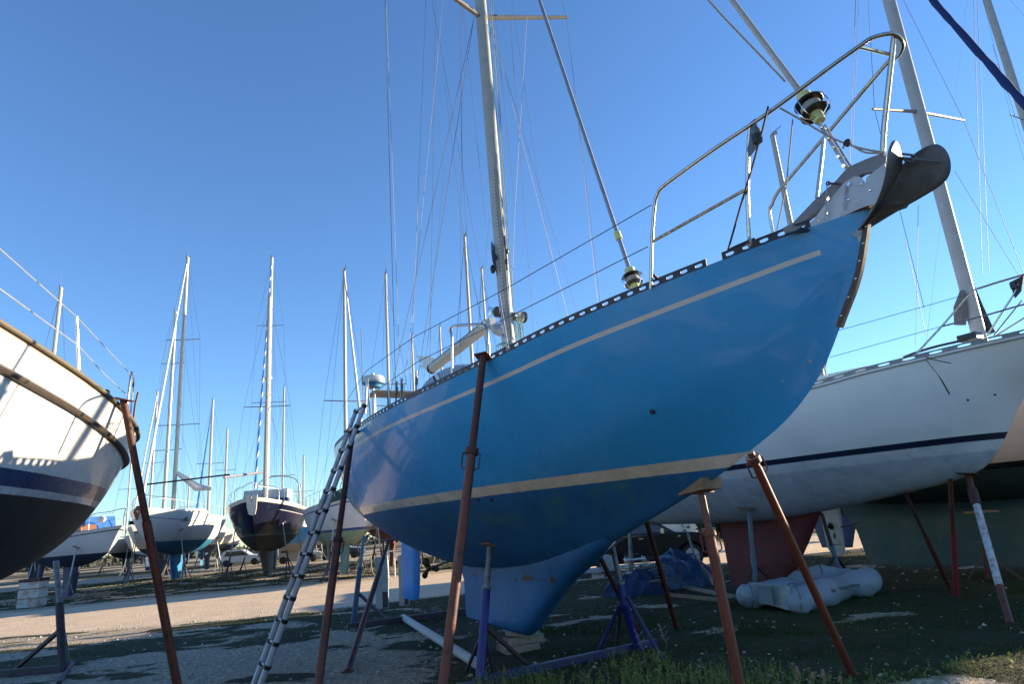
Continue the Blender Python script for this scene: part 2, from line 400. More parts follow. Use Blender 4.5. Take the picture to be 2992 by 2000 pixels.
# stem band with bolts
SB = [B8(1140, 960), B8(1128, 1060), B8(1075, 1250), B8(1030, 1400), B8(1000, 1500)]
stem = [Vector((zc_s, 0, zcB(zc_s))) for zc_s in [-1.445+i*.0145 for i in range(28)]]
mb = MB()
for i in range(len(stem)-1):
    d = (stem[i+1]-stem[i]).normalized(); mb.beam(stem[i]+Vector((.006, 0, 0)), stem[i+1]+Vector((.006, 0, 0))+d*.004, .045, .036, up=(0, 1, 0))
sb = mb.build('stem_band', teak, blue, smooth=False)
for i in range(6):
    q = stem[0].lerp(stem[-1], (i+.4)/6.); q = Vector((q.x, 0, q.z)); k = min(range(len(stem)), key=lambda j: abs(stem[j].z-q.z)); q.x = stem[k].x
    MB().sphere(q+Vector((.004, .02, 0)), .011, 8, 6).build('bolt', chrome, sb)
# bare filler patch and chips at the stem
flr = M('bare_filler', (.42, .42, .38), .8, vs=30)
def patch(pts, nm='filler_patch'):
    P = [hit(FB, HB, *c8(x, y), out=.003) for x, y in pts]; c = sum(P, Vector())/len(P); mb = MB(); mb.add([c]+P, [(0, i+1, (i+1) % len(P)+1) for i in range(len(P))]); mb.build(nm, flr, blue, smooth=False)
patch([(1034, 1088), (1052, 1082), (1078, 1086), (1082, 1100), (1074, 1128), (1064, 1150), (1050, 1152), (1040, 1138), (1046, 1124), (1030, 1110)])
for (x, y, r_) in ((988, 1112, 9), (812, 1474, 4), (735, 1470, 3), (930, 1170, 3), (905, 1360, 3)): patch([(x-r_, y), (x, y-r_*.3), (x+r_, y-r_*.1), (x+r_*.6, y+r_*.3), (x-r_*.4, y+r_*.3)], 'paint_chip')
for (px, py, r_) in ((2287, 1114, 4), (2368, 1055, 6), (2372, 1060, 4), (2400, 1035, 3), (2131, 1199, 3)):
    P = [hit(FB, HB, px+dx*r_, py+dy*r_, out=.003) for dx, dy in ((-1, -.3), (0, -.8), (1, 0), (.3, 1), (-.6, .6))]; c = sum(P, Vector())/5; MB().add([c]+P, [(0, i+1, (i+1) % 5+1) for i in range(5)]).build('paint_chip', flr, blue, smooth=False)
# pulpit ------------------------------------------------------------
TR = .0155
def bez(P, n=5): return arc_pts(P, n)
top = [B8(2, 1385, .86), B8(8, 1150, .86), B8(22, 960, .86), B8(38, 900, .855), B8(75, 855, .85), B8(300, 690, .74), B8(600, 487, .58), B8(900, 265, .42), B8(1060, 150, .30), B8(1130, 105, .24), B8(1220, 83, .12), B8(1268, 103, .03), B8(1285, 145, -.05), B8(1266, 190, -.13), B8(1225, 222, -.19), B8(1190, 250, -.24), B8(920, 570, -.46), B8(700, 830, -.64), B8(648, 895, -.69), B8(622, 950, -.72), B8(612, 1030, -.74)]
top.append(Vector((top[-1].x+.03, -.80, zsB(top[-1].x)+.02)))
pp = MB().tube(bez(top, 5), TR, 10).build('pulpit', steel, blue)
mb = MB().tube([B8(10, 1145, .86), B8(478, 882, .60)], TR*.9, 8); mb.build('rail', steel, pp)
mb = MB().tube([B8(502, 1120, .58), B8(494, 900, .595), B8(497, 700, .605), B8(508, 553, .62)], TR, 8).build('leg', steel, pp)
MB().tube([B8(848, 922, -.38), B8(868, 760, -.42), B8(884, 610, -.45)], TR, 8).build('leg', steel, pp)
MB().tube([B8(1182, 690, .02), B8(1190, 560, .02), B8(1240, 98, .06)], TR*1.25, 10).build('leg', steel, pp)
MB().tube([B8(1062, 150, .30), B8(1212, 188, -.02)], TR*.9, 8).build('crossbar', steel, pp)
MB().tube([B8(0, 1300, .86), B8(35, 1330, .80), B8(52, 1345, .7)], TR, 8).build('brace', steel, pp)
# bow light
mb = MB(); q = B8(540, 600, .64)
mb.lathe([(.0, -.062), (.036, -.062), (.04, -.03), (.04, .0)], q, (0, 0, 1), 14)
nl = mb.build('nav_light', black, blue)
MB().lathe([(.037, 0), (.034, .005), (.034, .05), (.03, .055)], q-Vector((0, 0, .055)), (0, 0, 1), 14).build('lens', green_l, nl)
MB().lathe([(.041, .0), (.041, .03), (.02, .075), (.0, .08)], q, (0, 0, 1), 14).build('lamp_cap', galv, nl)
MB().prism([B8(500, 545, .62), B8(535, 515, .62), B8(560, 640, .62), B8(505, 712, .62), B8(494, 680, .62)], (0, .006, 0)).build('bracket', galv, nl, smooth=False)
# furlers -----------------------------------------------------------
def furler(c, ax, r, parent, big=True, stay_to=None, sr=.024):
    ax = Vector(ax).normalized(); c = Vector(c)
    fu = MB().tube([c+ax*.05, stay_to], [sr, sr*.95], 10).build('forestay', alumd if not big else alum, parent)
    mb = MB()
    mb.lathe([(.03, -.55*r), (r*.98, -.55*r), (r, -.5*r), (r*.96, -.44*r), (r*.3, -.36*r), (r*.3, .36*r), (r*.96, .42*r), (r, .48*r), (r*.97, .54*r), (.03, .58*r)], c, ax, 28)
    dr = mb.build('furler_drum', black, parent)
    MB().lathe([(r*.3, -.34*r), (r*.66, -.32*r), (r*.72, -.1*r), (r*.7, .2*r), (r*.62, .3*r), (r*.3, .32*r)], c, ax, 24).build('rope_coil', rope, dr)
    MB().lathe([(.03, -1.35*r), (.042, -1.33*r), (.05, -.8*r), (.046, -.56*r)], c, ax, 14).build('collar', cgreen, dr)
    MB().lathe([(.046, .75*r), (.058, .8*r), (.058, 1.35*r), (.046, 1.42*r)], c, ax, 14).build('collar', cgreen, dr)
    x = ax.orthogonal().normalized(); y = ax.cross(x); mb = MB()
    for a in (.3, .75, 2.4, 2.85):
        d = x*math.cos(a)+y*math.sin(a)
        mb.tube([c+d*.04-ax*r*1.1, c+d*r*.9-ax*r*.85, c+d*r*1.1-ax*.3*r, c+d*r*1.1+ax*.3*r, c+d*r*.9+ax*.62*r], .005, 5)
    mb.build('cage', chrome, dr)
    return dr
fb0, fb1 = B8(1010, 775), B8(500, 0); ax = (fb1-fb0).normalized()
furler(B8(822, 462), ax, .118, blue, True, fb1+(fb1-B8(740, 320)).normalized()*9, .026)
mb = MB()
for dy in (-.028, .028):
    a0 = B8(872, 545)+Vector((0, dy, 0)); a1 = B8(1015, 775)+Vector((0, dy, 0)); mb.beam(a0, a1, .03, .006, up=(0, 1, 0))
lk = mb.build('link_plates', galvl, blue, smooth=False)
mb = MB()
for t in (.1, .35, .55, .75, .95): q = a0.lerp(a1, t); mb.lathe([(.012, -.045), (.012, .03)], q, (0, 1, 0), 8)
mb.tube([a0.lerp(a1, .3)-Vector((0, .028, 0)), a0.lerp(a1, .95)-Vector((0, .028, 0))], .013, 8)
mb.build('clevis_pin', chrome, lk)
g0 = B(1860, 862); g1 = B(1575, 0)
furler(B(1849, 818), (g1-g0), .105, blue, False, g1+(g1-g0).normalized()*7.5, .024)
MB().lathe([(.03, -.05), (.04, -.045), (.04, .05), (.03, .055)], B(1806, 690), (g1-g0), 12).build('collar', cgreen, blue)
# control lines ------------------------------------------------------
line('furling_line', arc_pts([B8(660, 462, .30), B8(780, 530, .12), B8(905, 605, .06), B8(1000, 645, .02), B8(1090, 672, .05), B8(1195, 690, .04)], 4), .008, rope, blue)
line('furling_line', arc_pts([B8(1195, 690, .04), B8(1100, 690, .05), B8(1040, 660, .04), B8(1000, 640, .02), B8(980, 668, .0)], 4), .008, rope, blue)
line('furling_line', [B8(600, 455, .62), B8(575, 560, .66), B8(520, 760, .64), B8(460, 960, .62), B8(395, 1190, .72)], .008, roped, blue)
line('furling_line', [B8(725, 520, .1), B8(712, 660, .0), B8(692, 860, -.1), B8(645, 1085, -.2)], .006, rope, blue)
line('jib_sheet', arc_pts([B8(685, 325, .02), B8(600, 235, .05), B8(480, 110, .1), B8(375, 0, .15), B8(250, -140, .2)], 3), .010, rope, blue)
line('furling_line', arc_pts([B8(395, 1190, .72), B8(430, 1170, .70), B8(500, 1140, .6), B8(530, 1128, .56)], 4), .009, roped, blue)
mb = MB()
for k in range(3): mb.tube([B8(505+9*math.cos(a), 1142+16*math.sin(a)+k*6, .60+.02*math.cos(a)) for a in [i*.7 for i in range(10)]], .008, 5)
mb.build('rope_knot', rope, blue)
mb = MB(); q = B8(1003, 640, .03); mb.lathe([(.012, -.012), (.03, -.01), (.03, .01), (.012, .012)], q, (0, 1, .2), 14); mb.build('block', black, blue)
# lifelines and stanchions -------------------------------------------
def dk(s, o=0.): return zsB(s)
u1 = [B(1905, 598, .86), B(1468, 850, 1.45), B(1210, 985, 1.68), B(1070, 1085, 1.72), B(1008, 1180, 1.5)]
u2 = [B(1895, 720, .86), B(1470, 935, 1.45), B(1220, 1058, 1.68), B(1090, 1150, 1.72), B(1020, 1230, 1.5)]
line('lifeline', u1, .0045, wire, blue, 5); line('lifeline', u2, .0045, wire, blue, 5)
for (x0, y0, x1, y1, o) in ((1484, 1020, 1457, 855, 1.42), (1082, 1232, 1074, 1105, 1.66), (1140, 1200, 1136, 1120, 1.7)):
    line('stanchion', [B(x0, y0, o), B(x1, y1, o)], .0125, steel, blue, 8)
gb = bez([B(1321, 1105, 1.1), B(1320, 990, 1.1), B(1316, 965, 1.1), B(1330, 953, 1.1), B(1395, 949, 1.1), B(1418, 955, 1.1), B(1425, 985, 1.1), B(1429, 1060, 1.1)], 4)
line('granny_bar', gb, .019, steel, blue, 10)
# mast ---------------------------------------------------------------
m0 = Vector((4.02, 0, 3.55)); m1 = Vector((4.16, 0, 17.2)); mt = m1-m0
mast = MB().tube([m0, m1], .098, 20, flat=.72).build('mast', alum, blue)
mb = MB(); N = 60
tr0 = m0+mt*.04+Vector((-.098, 0, 0)); tr1 = m0+mt*.30+Vector((-.098, 0, 0))
mb.beam(tr0, tr1, .030, .014, up=(0, 1, 0)); tk = mb.build('track', galvl, mast, smooth=False)
tr0s = m0+mt*.04+Vector((-.055, .052, 0)); tr1s = m0+mt*.26+Vector((-.055, .052, 0))
MB().beam(tr0s, tr1s, .014, .032, up=(1, 0, 0)).build('track', trackm(), mast, smooth=False)
ts = (9.98-m0.z)/(m1.z-m0.z); sroot = m0+mt*ts
for sg in (-1, 1):
    o = 1.62*sg; tip = B(1655, 50, -1.62) if sg < 0 else Vector((B(1655, 50, -1.62).x, 1.62, B(1655, 50, -1.62).z+.02))
    MB().tube([sroot+Vector((0, .07*sg, 0)), tip], [.072, .05], 10, flat=.6).build('spreader', M('spreader_beige', (.36, .30, .23), .5), mast)
    MB().tube([sroot+Vector((0, .05*sg, 0)), sroot.lerp(tip, .16)], [.062, .058], 10, flat=.55).build('spreader_root', black, mast)
mb = MB()
mb.lathe([(.03, 0), (.06, .0), (.07, .02), (.07, .09), (.05, .10), (.048, .15), (.066, .165), (.066, .18), (.02, .19)], B(1462, 913, .10), (0, 1, .0), 20)
wn = mb.build('winch', chrome, blue)
MB().lathe([(.05, .0), (.078, .015), (.07, .035), (.08, .06), (.072, .08), (.05, .09)], B(1462, 913, .19), (0, 1, .0), 18).build('rope_coil', roped, wn)
mb = MB(); mb.lathe([(.03, 0), (.07, .0), (.06, .03), (.055, .12), (.07, .15), (.02, .16)], B(1500, 925, -.08), (0, -1, .0), 20)
wn = mb.build('winch', chrome, blue)
MB().lathe([(.056, .04), (.068, .05), (.07, .13), (.06, .14)], B(1500, 925, -.08), (0, -1, .0), 16).build('rope_coil', rope, wn)
MB().lathe([(.075, .15), (.085, .155), (.085, .19), (.05, .2)], B(1500, 925, -.08), (0, -1, .0), 18).build('drum_cap', black, wn)
MB().lathe([(.03, 0), (.085, .0), (.095, .05), (.08, .10), (.05, .16), (.02, .17)], B(1468, 965, .09), (0, 1, .0), 18).build('winch', galvl, blue)
for (px, py, o, r_) in ((1446, 752, .12, .045), (1440, 787, .14, .055), (1482, 735, .06, .03), (1480, 765, .06, .035)):
    MB().sphere(B(px, py, o), r_, 10, 8, (.8, .7, 1.3)).build('block', black, blue)
# boom
b0, b1 = B(1424, 952, .0), B(1262, 1078, 0)
bm_ = MB().tube([b0, b1], .088, 18, flat=.8).build('boom', alum, blue)
MB().lathe([(.092, -.01), (.095, 0), (.095, .03), (.08, .035)], b1, (b1-b0), 18).build('end_cap', black, bm_)
line('outhaul_line', [b0+Vector((0, .02, .1)), b1+Vector((0, .02, .1))], .006, roped, blue)
MB().box(b0+Vector((-.1, 0, 0)), (.16, .1, .14)).build('gooseneck', galvl, blue)
# standing and running rigging (pixel, pixel, offset, offset)
def rg(p, q, o0, o1, r=.0038, m=wire, nm='shroud'):
    return line(nm, [B(*p, o0), B(*q, o1)], r, m, blue, 5)
chs = 1.63
rg((1125, 0), (1157, 1178), 1.62, chs); rg((1128, 0), (1172, 1170), 1.62, chs, m=wirel)
rg((1386, 48), (1130, 1195), .12, chs); rg((1384, 55), (1214, 1150), .12, chs)
rg((1244, 0), (1199, 1150), .9, 1.5, m=wirel); rg((1273, 0), (1255, 1120), .4, 1.0, .0032); rg((1295, 0), (1180, 1160), .3, 1.6, m=wirel)
rg((1350, 20), (1345, 1060), .7, .1, .003); rg((1352, 20), (1420, 660), .7, .3, .0028)
rg((1436, 70), (1664, 942), -.12, -1.2, m=wirel); rg((1436, 80), (1690, 925), -.12, -1.25, .003)
rg((1655, 50), (1690, 350), -1.62, -1.6); rg((1690, 350), (1748, 905), -1.6, -1.3, m=wirel); rg((1690, 350), (1756, 903), -1.6, -1.3)
rg((1540, 45), (1505, 605), -.6, -.5, m=wirel, nm='halyard'); rg((1505, 605), (1494, 900), -.5, -.2, m=wirel, nm='halyard')
rg((1488, 30), (1560, 983), -.5, -.9, .003, nm='halyard'); rg((1446, 35), (1505, 605), -.2, -.5, .003, nm='halyard')
rg((1640, 0), (1655, 48), -1.62, -1.62)
for a_, b_, oa, ob2 in (((1262, 0), (1440, 990), .8, .1), ((1300, 250), (1380, 900), .6, .2), ((1430, 640), (1398, 960), .1, .3), ((1340, 0), (1352, 500), .7, .5), ((1352, 500), (1385, 1000), .5, .2), ((1495, 0), (1590, 640), -.5, -.9), ((1590, 640), (1640, 950), -.9, -1.2), ((1300, 480), (1240, 1100), .5, .9)): rg(a_, b_, oa, ob2, .0026)
for (x0, x1, o, m_) in ((1405, 1487, .02, teal), (1412, 1493, -.04, rope), (1417, 1496, -.07, teal)):
    line('halyard', [B(x0+22, 0, o), B(x1+4, 900, o-.06)], .006, m_, blue, 5)
mb = MB()
for k in range(16):
    x = 1500+RNG.uniform(0, 26); mb.tube(sag(B(x, 930+RNG.uniform(-5, 5), -.1), B(x+RNG.uniform(-4, 12), 992+RNG.uniform(-6, 6), -.12), .03, 4), .005, 5)
mb.build('rope_coil', M('mixed_rope', (.20, .28, .17), .8, vs=60, c2=(.01, .12, .12), var=.6), blue)
mb = MB()
for k in range(5):
    c = (1462+k*6, 1018-k*2); mb.tube([B(c[0]+12*math.cos(a), c[1]+13*math.sin(a), .5) for a in [i*.55 for i in range(12)]], .006, 5)
mb.build('rope_coil', teal, blue)
mb = MB()
for k in range(6): mb.tube(sag(B(1436+k*2, 705+k*3, .13), B(1441+k*3, 770+k*9, .15), .05, 5, (1, 0, 0)), .005, 5)
mb.tube([B(1474, 690, .03), B(1480, 760, .05), B(1482, 790, .04)], .016, 6)
mb.build('hanging_lines', roped, blue)
# wheelhouse -----------------------------------------------------------
wp = lambda x, y, o=.92: FB.off(1150+x/7.84, 1000+y/7.84, o)
prof = [wp(560, 1110), wp(640, 1030), wp(720, 900), wp(800, 805), wp(870, 745), wp(960, 690), wp(1050, 635), wp(1150, 590), wp(1280, 540), wp(1400, 508), wp(1520, 498), wp(1620, 502), wp(1720, 520), wp(1800, 545), wp(1900, 640)]
zlow = 3.1; prof = prof+[Vector((prof[-1].x-.15, .92, zlow)), Vector((prof[0].x+.05, .92, zlow))]
mb = MB(); mb.prism([p-Vector((0, .92, 0)) for p in prof], (0, 1.84, 0)); whs = mb.build('wheelhouse', white, blue, smooth=False)
bv = whs.modifiers.new('b', 'BEVEL'); bv.width = .05; bv.segments = 3; bv.limit_method = 'ANGLE'
def win(pts, nm='window'):
    P = [wp(x, y, .925) for x, y in pts]; c = sum(P, Vector())/len(P)
    f = MB().prism(P, (0, .016, 0)).build(nm, black, whs, smooth=False)
    MB().prism([c+(p-c)*.9+Vector((0, .012, 0)) for p in P], (0, .008, 0)).build('pane', curtain, f, smooth=False)
win([(645, 1065), (700, 980), (780, 890), (860, 820), (925, 775), (990, 935), (900, 1000)])
win([(1005, 720), (1150, 650), (1300, 585), (1450, 550), (1600, 548), (1720, 572), (1620, 680), (1300, 860), (1110, 915)])
# coachroof further forward
mb = MB(); P = [Vector((2.2, 0, 3.3)), Vector((2.35, 0, 3.52)), Vector((3.2, 0, 3.62)), Vector((5.6, 0, 3.66)), Vector((5.6, 0, 3.2))]
cr = MB().prism(P, (0, 1.7, 0)).build('coachroof', white, blue, smooth=False)
bv = cr.modifiers.new('b', 'BEVEL'); bv.width = .06; bv.segments = 3
# shark-fin tail seen over the boom
fp = lambda x, y: FB.off(1150+x/7.84, 1000+y/7.84, -.3)
MB().prism(arc_pts([fp(520, 315), fp(700, 320), fp(900, 350), fp(1040, 420), fp(1150, 500), fp(1140, 560), fp(960, 640), fp(780, 640), fp(620, 555), fp(670, 500), fp(600, 430)], 3)+[fp(520, 330)], (0, .02, 0)).build('wind_vane', white, blue, smooth=False)
# stern gear -----------------------------------------------------------
qd = B(1090, 1113, .15)
rd = MB().lathe([(.05, -.17), (.16, -.16), (.185, -.1), (.24, -.08), (.24, -.05)], qd, (0, 0, 1), 24).build('radar', M('radar_blue', (.05, .22, .38), .5), blue)
MB().lathe([(.24, -.05), (.255, -.03), (.255, .03), (.22, .085), (.12, .10), (.04, .105), (.04, .15), (.02, .17)], qd, (0, 0, 1), 24).build('dome', white, rd)
MB().tube([qd-Vector((0, 0, .16)), Vector((qd.x, qd.y, 3.2))], .035, 10).build('pole', white, rd)
line('pole', [B(1072, 1113, .9), B(1067, 1210, .95)], .026, white, blue, 8)
spn = [B(1082, 1152, .9), B(1110, 1143, 1.), B(1215, 1140, .2), B(1222, 1160, -.1), B(1120, 1162, .6), B(1086, 1160, .9)]
zt = 4.3
q0, q1 = FB.sta(1082, 1160, 9.2), FB.sta(1222, 1147, 9.2); zp = (q0.z+q1.z)/2
MB().box((9.2, (q0.y+q1.y)/2, zp), (.62, abs(q1.y-q0.y), .03)).build('solar_panel', M('panel_brown', (.11, .08, .07), .35, c2=(.07, .05, .05)), blue, smooth=False)
mb = MB()
for (x, y) in ((8.95, q0.y), (8.95, q1.y), (9.45, q0.y), (9.45, q1.y)): mb.tube([(x, y*.96, zp-.02), (x, y*.9, 3.2)], .014, 8)
mb.tube([(8.95, q0.y*.94, zp-.3), (8.95, q1.y*.94, zp-.3)], .012, 8)
mb.build('stern_frame', steel, blue)
line('antenna', [B(1062, 1195, 1.1), B(1055, 960, 1.1)], .007, wire, blue, 5)
for (px, o) in ((1157, 1.62), (1172, 1.62), (1133, 1.62), (1215, 1.62)):
    q = B(px, {1157: 1175, 1172: 1168, 1133: 1190, 1215: 1148}[px], o); mb = MB().tube([q, q+Vector((0, -.02, .28))], .012, 8); mb.tube([q+Vector((0, -.01, .1)), q+Vector((0, -.02, .2))], .02, 8).build('turnbuckle', galv, blue)
# bow roller cheeks
pl = [(760, 1085), (835, 1030), (870, 980), (905, 940), (950, 890), (990, 842), (1040, 812), (1068, 812), (1088, 835), (1096, 850), (1100, 818), (1195, 745), (1208, 800), (1192, 868), (1150, 950), (1085, 968), (950, 1026), (850, 1068), (790, 1092)]
rl = MB()
for o in (.085, -.085): rl.prism([B8(x, y, o) for x, y in pl], (0, .008, 0))
rlo = rl.build('bow_roller', galvl, blue, smooth=False)
MB().prism([B8(*p, .0) for p in ((800, 1098), (850, 1050), (960, 1000), (1080, 945), (1145, 935), (1135, 975), (1000, 1015), (860, 1075))], (0, .10, 0)).build('roller_chock', wood, blue, smooth=False)
for (x, y, r_) in ((1075, 850, .012), (905, 1000, .012), (1010, 930, .012), (1120, 880, .014), (860, 1035, .01)): MB().lathe([(.004, .0), (r_, .001), (r_, .008), (r_*.6, .012)], B8(x, y, .088), (0, 1, 0), 6).build('bolt', chrome, rlo)
mb = MB()
for (x, y) in ((1053, 862), (948, 935)): mb.lathe([(.014, -.1), (.014, .1)], B8(x, y), (0, 1, 0), 10)
mb.lathe([(.014, -.06), (.05, -.06), (.02, 0), (.05, .06), (.014, .06)], B8(1170, 910), (0, 1, 0), 14)
mb.build('bolt', chrome, rlo)
mb = MB(); mb.tube([B8(905, 846, .1), B8(968, 850, .06)], .009, 6); mb.tube([B8(905+9*math.cos(a), 846+9*math.sin(a), .1) for a in [i*.8 for i in range(9)]], .006, 5)
mb.build('lock_pin', rustd, rlo)
mb = MB()
def chain(pts, r=.011, n=None):
    P = arc_pts(pts, 6); L = sum((P[i+1]-P[i]).length for i in range(len(P)-1)); n = n or int(L/.022); acc = 0; k = 0
    for i in range(len(P)-1):
        d = (P[i+1]-P[i]); 
        while acc <= d.length and d.length > 0:
            c = P[i]+d*(acc/d.length); t = d.normalized(); s_ = t.orthogonal().normalized()
            if k % 2: s_ = t.cross(s_)
            mb.tube([c+t*r*1.3*math.cos(a)+s_*r*.7*math.sin(a) for a in [j*math.pi/3 for j in range(7)]], .0028, 4, cap=False); acc += r*2; k += 1
        acc -= d.length
chain([B8(900, 858, .1), B8(897, 930, .12), B8(890, 1020, .12), B8(860, 1075, .12), B8(815, 1095, .1), B8(760, 1070, .1)])
mb.build('chain', galvl, rlo); mb = MB()
chain([B8(995, 870, .1), B8(988, 940, .11), B8(985, 980, .11)])
mb.build('chain', galvl, rlo)
MB().prism([B8(700, 1080, .3), B8(735, 1062, .3), B8(790, 1075, .3), B8(770, 1092, .3), B8(712, 1108, .3)], (0, .12, 0)).build('fairlead', galv, blue)

# anchor --------------------------------------------------------------
anc = FB.root('plough_anchor', 'grey galvanised plough anchor stowed on the bow roller of the blue yacht', 'anchor')
sh = [(715, 1062), (740, 1045), (840, 940), (900, 885), (955, 835), (1000, 785), (1020, 765), (1110, 725), (1190, 695), (1212, 715), (1206, 800), (1150, 790), (1090, 800), (1030, 840), (960, 905), (870, 985), (770, 1062), (735, 1078)]
MB().prism([B8(x, y, 0) for x, y in sh], (0, .05, 0)).build('shank', galv, anc, smooth=False)
def plate(rows, nm, th=.012):
    mb = MB(); w_ = len(rows[0])
    for r_ in rows: mb.v += [tuple(p) for p in r_]
    for i in range(len(rows)-1):
        for j in range(w_-1): a = i*w_+j; mb.f.append((a, a+1, a+w_+1, a+w_))
    o = mb.build(nm, galv, anc); s_ = o.modifiers.new('s', 'SUBSURF'); s_.levels = s_.render_levels = 2; s_ = o.modifiers.new('t', 'SOLIDIFY'); s_.thickness = th; s_.offset = 0; return o
# ridge from the tip up to the heel, with a starboard and a port blade
rid = [(1042, 1112, .0), (1110, 1030, .0), (1168, 955, 0.), (1215, 880, 0.), (1262, 800, 0.), (1290, 742, 0.)]
prt = [(1045, 1115, -.01), (1160, 1045, -.08), (1300, 958, -.16), (1420, 895, -.20), (1520, 832, -.22), (1535, 735, -.20)]
prm = [(1043, 1113, -.005), (1135, 1035, -.05), (1235, 955, -.10), (1330, 880, -.13), (1420, 790, -.14), (1455, 665, -.12)]
def P8(L): return [B8(*p) for p in L]
mid = [(1292, 742, -.01), (1360, 690, -.05), (1440, 630, -.1), (1505, 660, -.16), (1535, 735, -.20), (1525, 815, -.22)]
rows = [P8([(1042, 1112, 0), (1043, 1114, -.01), (1046, 1117, -.02)]),
        P8([(1110, 1035, 0), (1150, 1030, -.06), (1180, 1033, -.1)]),
        P8([(1168, 950, 0), (1235, 960, -.09), (1305, 958, -.17)]),
        P8([(1230, 850, 0), (1330, 860, -.10), (1440, 885, -.20)]),
        P8([(1270, 775, 0), (1380, 770, -.11), (1525, 825, -.22)]),
        P8([(1292, 738, 0), (1400, 665, -.09), (1536, 745, -.20)]),
        P8([(1345, 700, -.03), (1440, 628, -.11), (1508, 668, -.17)])]
plate(rows, 'fluke')
rows = [P8([(1042, 1112, 0), (1041, 1110, .01), (1040, 1108, .02)]),
        P8([(1110, 1035, 0), (1120, 1010, .07), (1140, 985, .12)]),
        P8([(1168, 950, 0), (1175, 900, .12), (1195, 850, .22)]),
        P8([(1225, 860, 0), (1215, 800, .14), (1206, 740, .27)]),
        P8([(1265, 790, 0), (1250, 710, .14), (1215, 665, .27)]),
        P8([(1288, 750, 0), (1270, 670, .12), (1245, 607, .22)])]
plate(rows, 'fluke')
MB().prism([B8(1140, 960, .03), B8(1215, 955, .03), B8(1310, 955, -.1), B8(1300, 970, -.1), B8(1150, 1020, .0), B8(1045, 1116, 0)], (0, .03, 0)).build('ridge', galv, anc, smooth=False)
MB().tube([B8(1240, 712, .12), B8(1340, 722, .0), B8(1468, 735, -.12)], .009, 6).build('rod', galv, anc)
mb = MB(); mb.tube(arc_pts([B8(1285, 697, .1), B8(1320, 700, .03), B8(1345, 708, -.01), B8(1345, 728, -.01), B8(1310, 735, .04), B8(1280, 715, .1)], 3), .009, 6)
mb.build('shackle', galv, anc)

# ================================================================== props and stands round the blue yacht
def prop(name, label, top, foot, parts, plate=None, handles=None, group='steel props shoring up the blue yacht', cat='boat prop'):
    """telescopic prop from top to foot; parts: (t0, t1, radius, material, name) measured from the top"""
    top, foot = Vector(top), Vector(foot); o = empty(name, label, cat, (foot.x, foot.y, 0), 0, group); b = Vector((foot.x, foot.y, 0)); T, F = top-b, foot-b
    for (t0, t1, r, m, nm) in parts:
        MB().tube([T.lerp(F, t0), T.lerp(F, t1)], r, 14).build(nm, m, o)
    if plate:
        d = (F-T).normalized(); n_, sz, m = plate; n_ = Vector(n_).normalized(); x = n_.orthogonal().normalized() if abs(n_.z) > .9 else n_.cross(Vector((0, 0, 1))).normalized(); y = n_.cross(x)
        MB().box(T, (sz, sz*.8, .012), M=Matrix((x, y, n_)).transposed()).build('top_plate', m, o, smooth=False)
    if handles:
        t, m = handles; d = (F-T).normalized(); x = d.cross(Vector((0, 1, 0))).normalized(); c = T.lerp(F, t); L = (F-T).length
        MB().lathe([(.05, -.035), (.066, -.03), (.066, .03), (.05, .035)], c, d, 16).build('collar', m, o)
        for sg in (-1, 1):
            MB().tube([c+x*sg*.045, c+x*sg*.085+d*.02, c+x*sg*.085+d*.16, c+x*sg*.045+d*.18], .008, 6).build('handle', m, o)
    MB().box(F+Vector((0, 0, .008)), (.14, .14, .012)).build('foot_plate', rustd, o, smooth=False)
    return o
Bw = lambda px, py, o: FB.world(FB.off(px, py, o))
prop('steel_prop', 'tall rust red prop leaning on the blue hull amidships, below the tubular rail', FB.world(hit(FB, HB, 1427, 1044, out=.06, lo=1.)), gnd(1272, 2200),
     [(0, .42, .038, rustd, 'inner_tube'), (.28, 1, .046, rust, 'outer_tube')], ((.3, .5, 1), .16, rustd), (.29, rustd))
prop('steel_prop', 'long dark red prop beside the ladder at the stern of the blue yacht', FB.world(hit(FB, HB, 1048, 1262, out=.09, lo=1.)), gnd(928, 2016),
     [(0, .5, .040, rustd, 'inner_tube'), (.46, 1, .052, rust, 'outer_tube')], ((0, .2, 1), .2, rustd), (.47, rustd))
prop('steel_prop', 'short slanting red prop under the stern quarter of the blue yacht', FB.world(hit(FB, HB, 1137, 1578)), gnd(1016, 1966),
     [(0, .35, .034, rustd, 'inner_tube'), (.3, 1, .045, rust, 'outer_tube')], ((0, -.1, 1), .3, rustd), None)
prop('steel_prop', 'red prop with ring and handles under the blue bow, topped by a wood block', Bw(2049, 1440, .0), gnd(2178, 2090),
     [(0, .25, .032, M('rust_light', (.14, .055, .04), .42, c2=(.09, .035, .025), vs=14, var=.4), 'inner_tube'), (.2, 1, .048, M('rust_bright', (.15, .036, .021), .42, c2=(.07, .022, .014), vs=12, bump=.4), 'outer_tube')], ((0, 0, 1), .2, rustd), (.19, _mc['rust_bright']))
prop('steel_prop', 'slim red prop slanting from the bow to the right foreground', Bw(2192, 1322, -.42), gnd(2492, 1975),
     [(0, .2, .034, rust, 'inner_tube'), (.06, 1, .040, _mc['rust_bright'], 'outer_tube')], None, (.03, rust))
prop('steel_prop', 'thin red prop standing in front of the parked dark car', Bw(1888, 1520, -1.0), gnd(1978, 1842),
     [(0, .5, .032, rustd, 'inner_tube'), (.4, 1, .038, rust, 'outer_tube')], None, None)
prop('steel_prop', 'dark red prop crossing behind the right post of the blue cradle', Bw(1748, 1620, -1.1), gnd(1866, 1850),
     [(0, .5, .034, rustd, 'inner_tube'), (.4, 1, .040, rust, 'outer_tube')], None, None)
bp = bpy.data.objects['steel_prop.003']; it_ = [c for c in bp.children if c.name.startswith('inner_tube')][0]
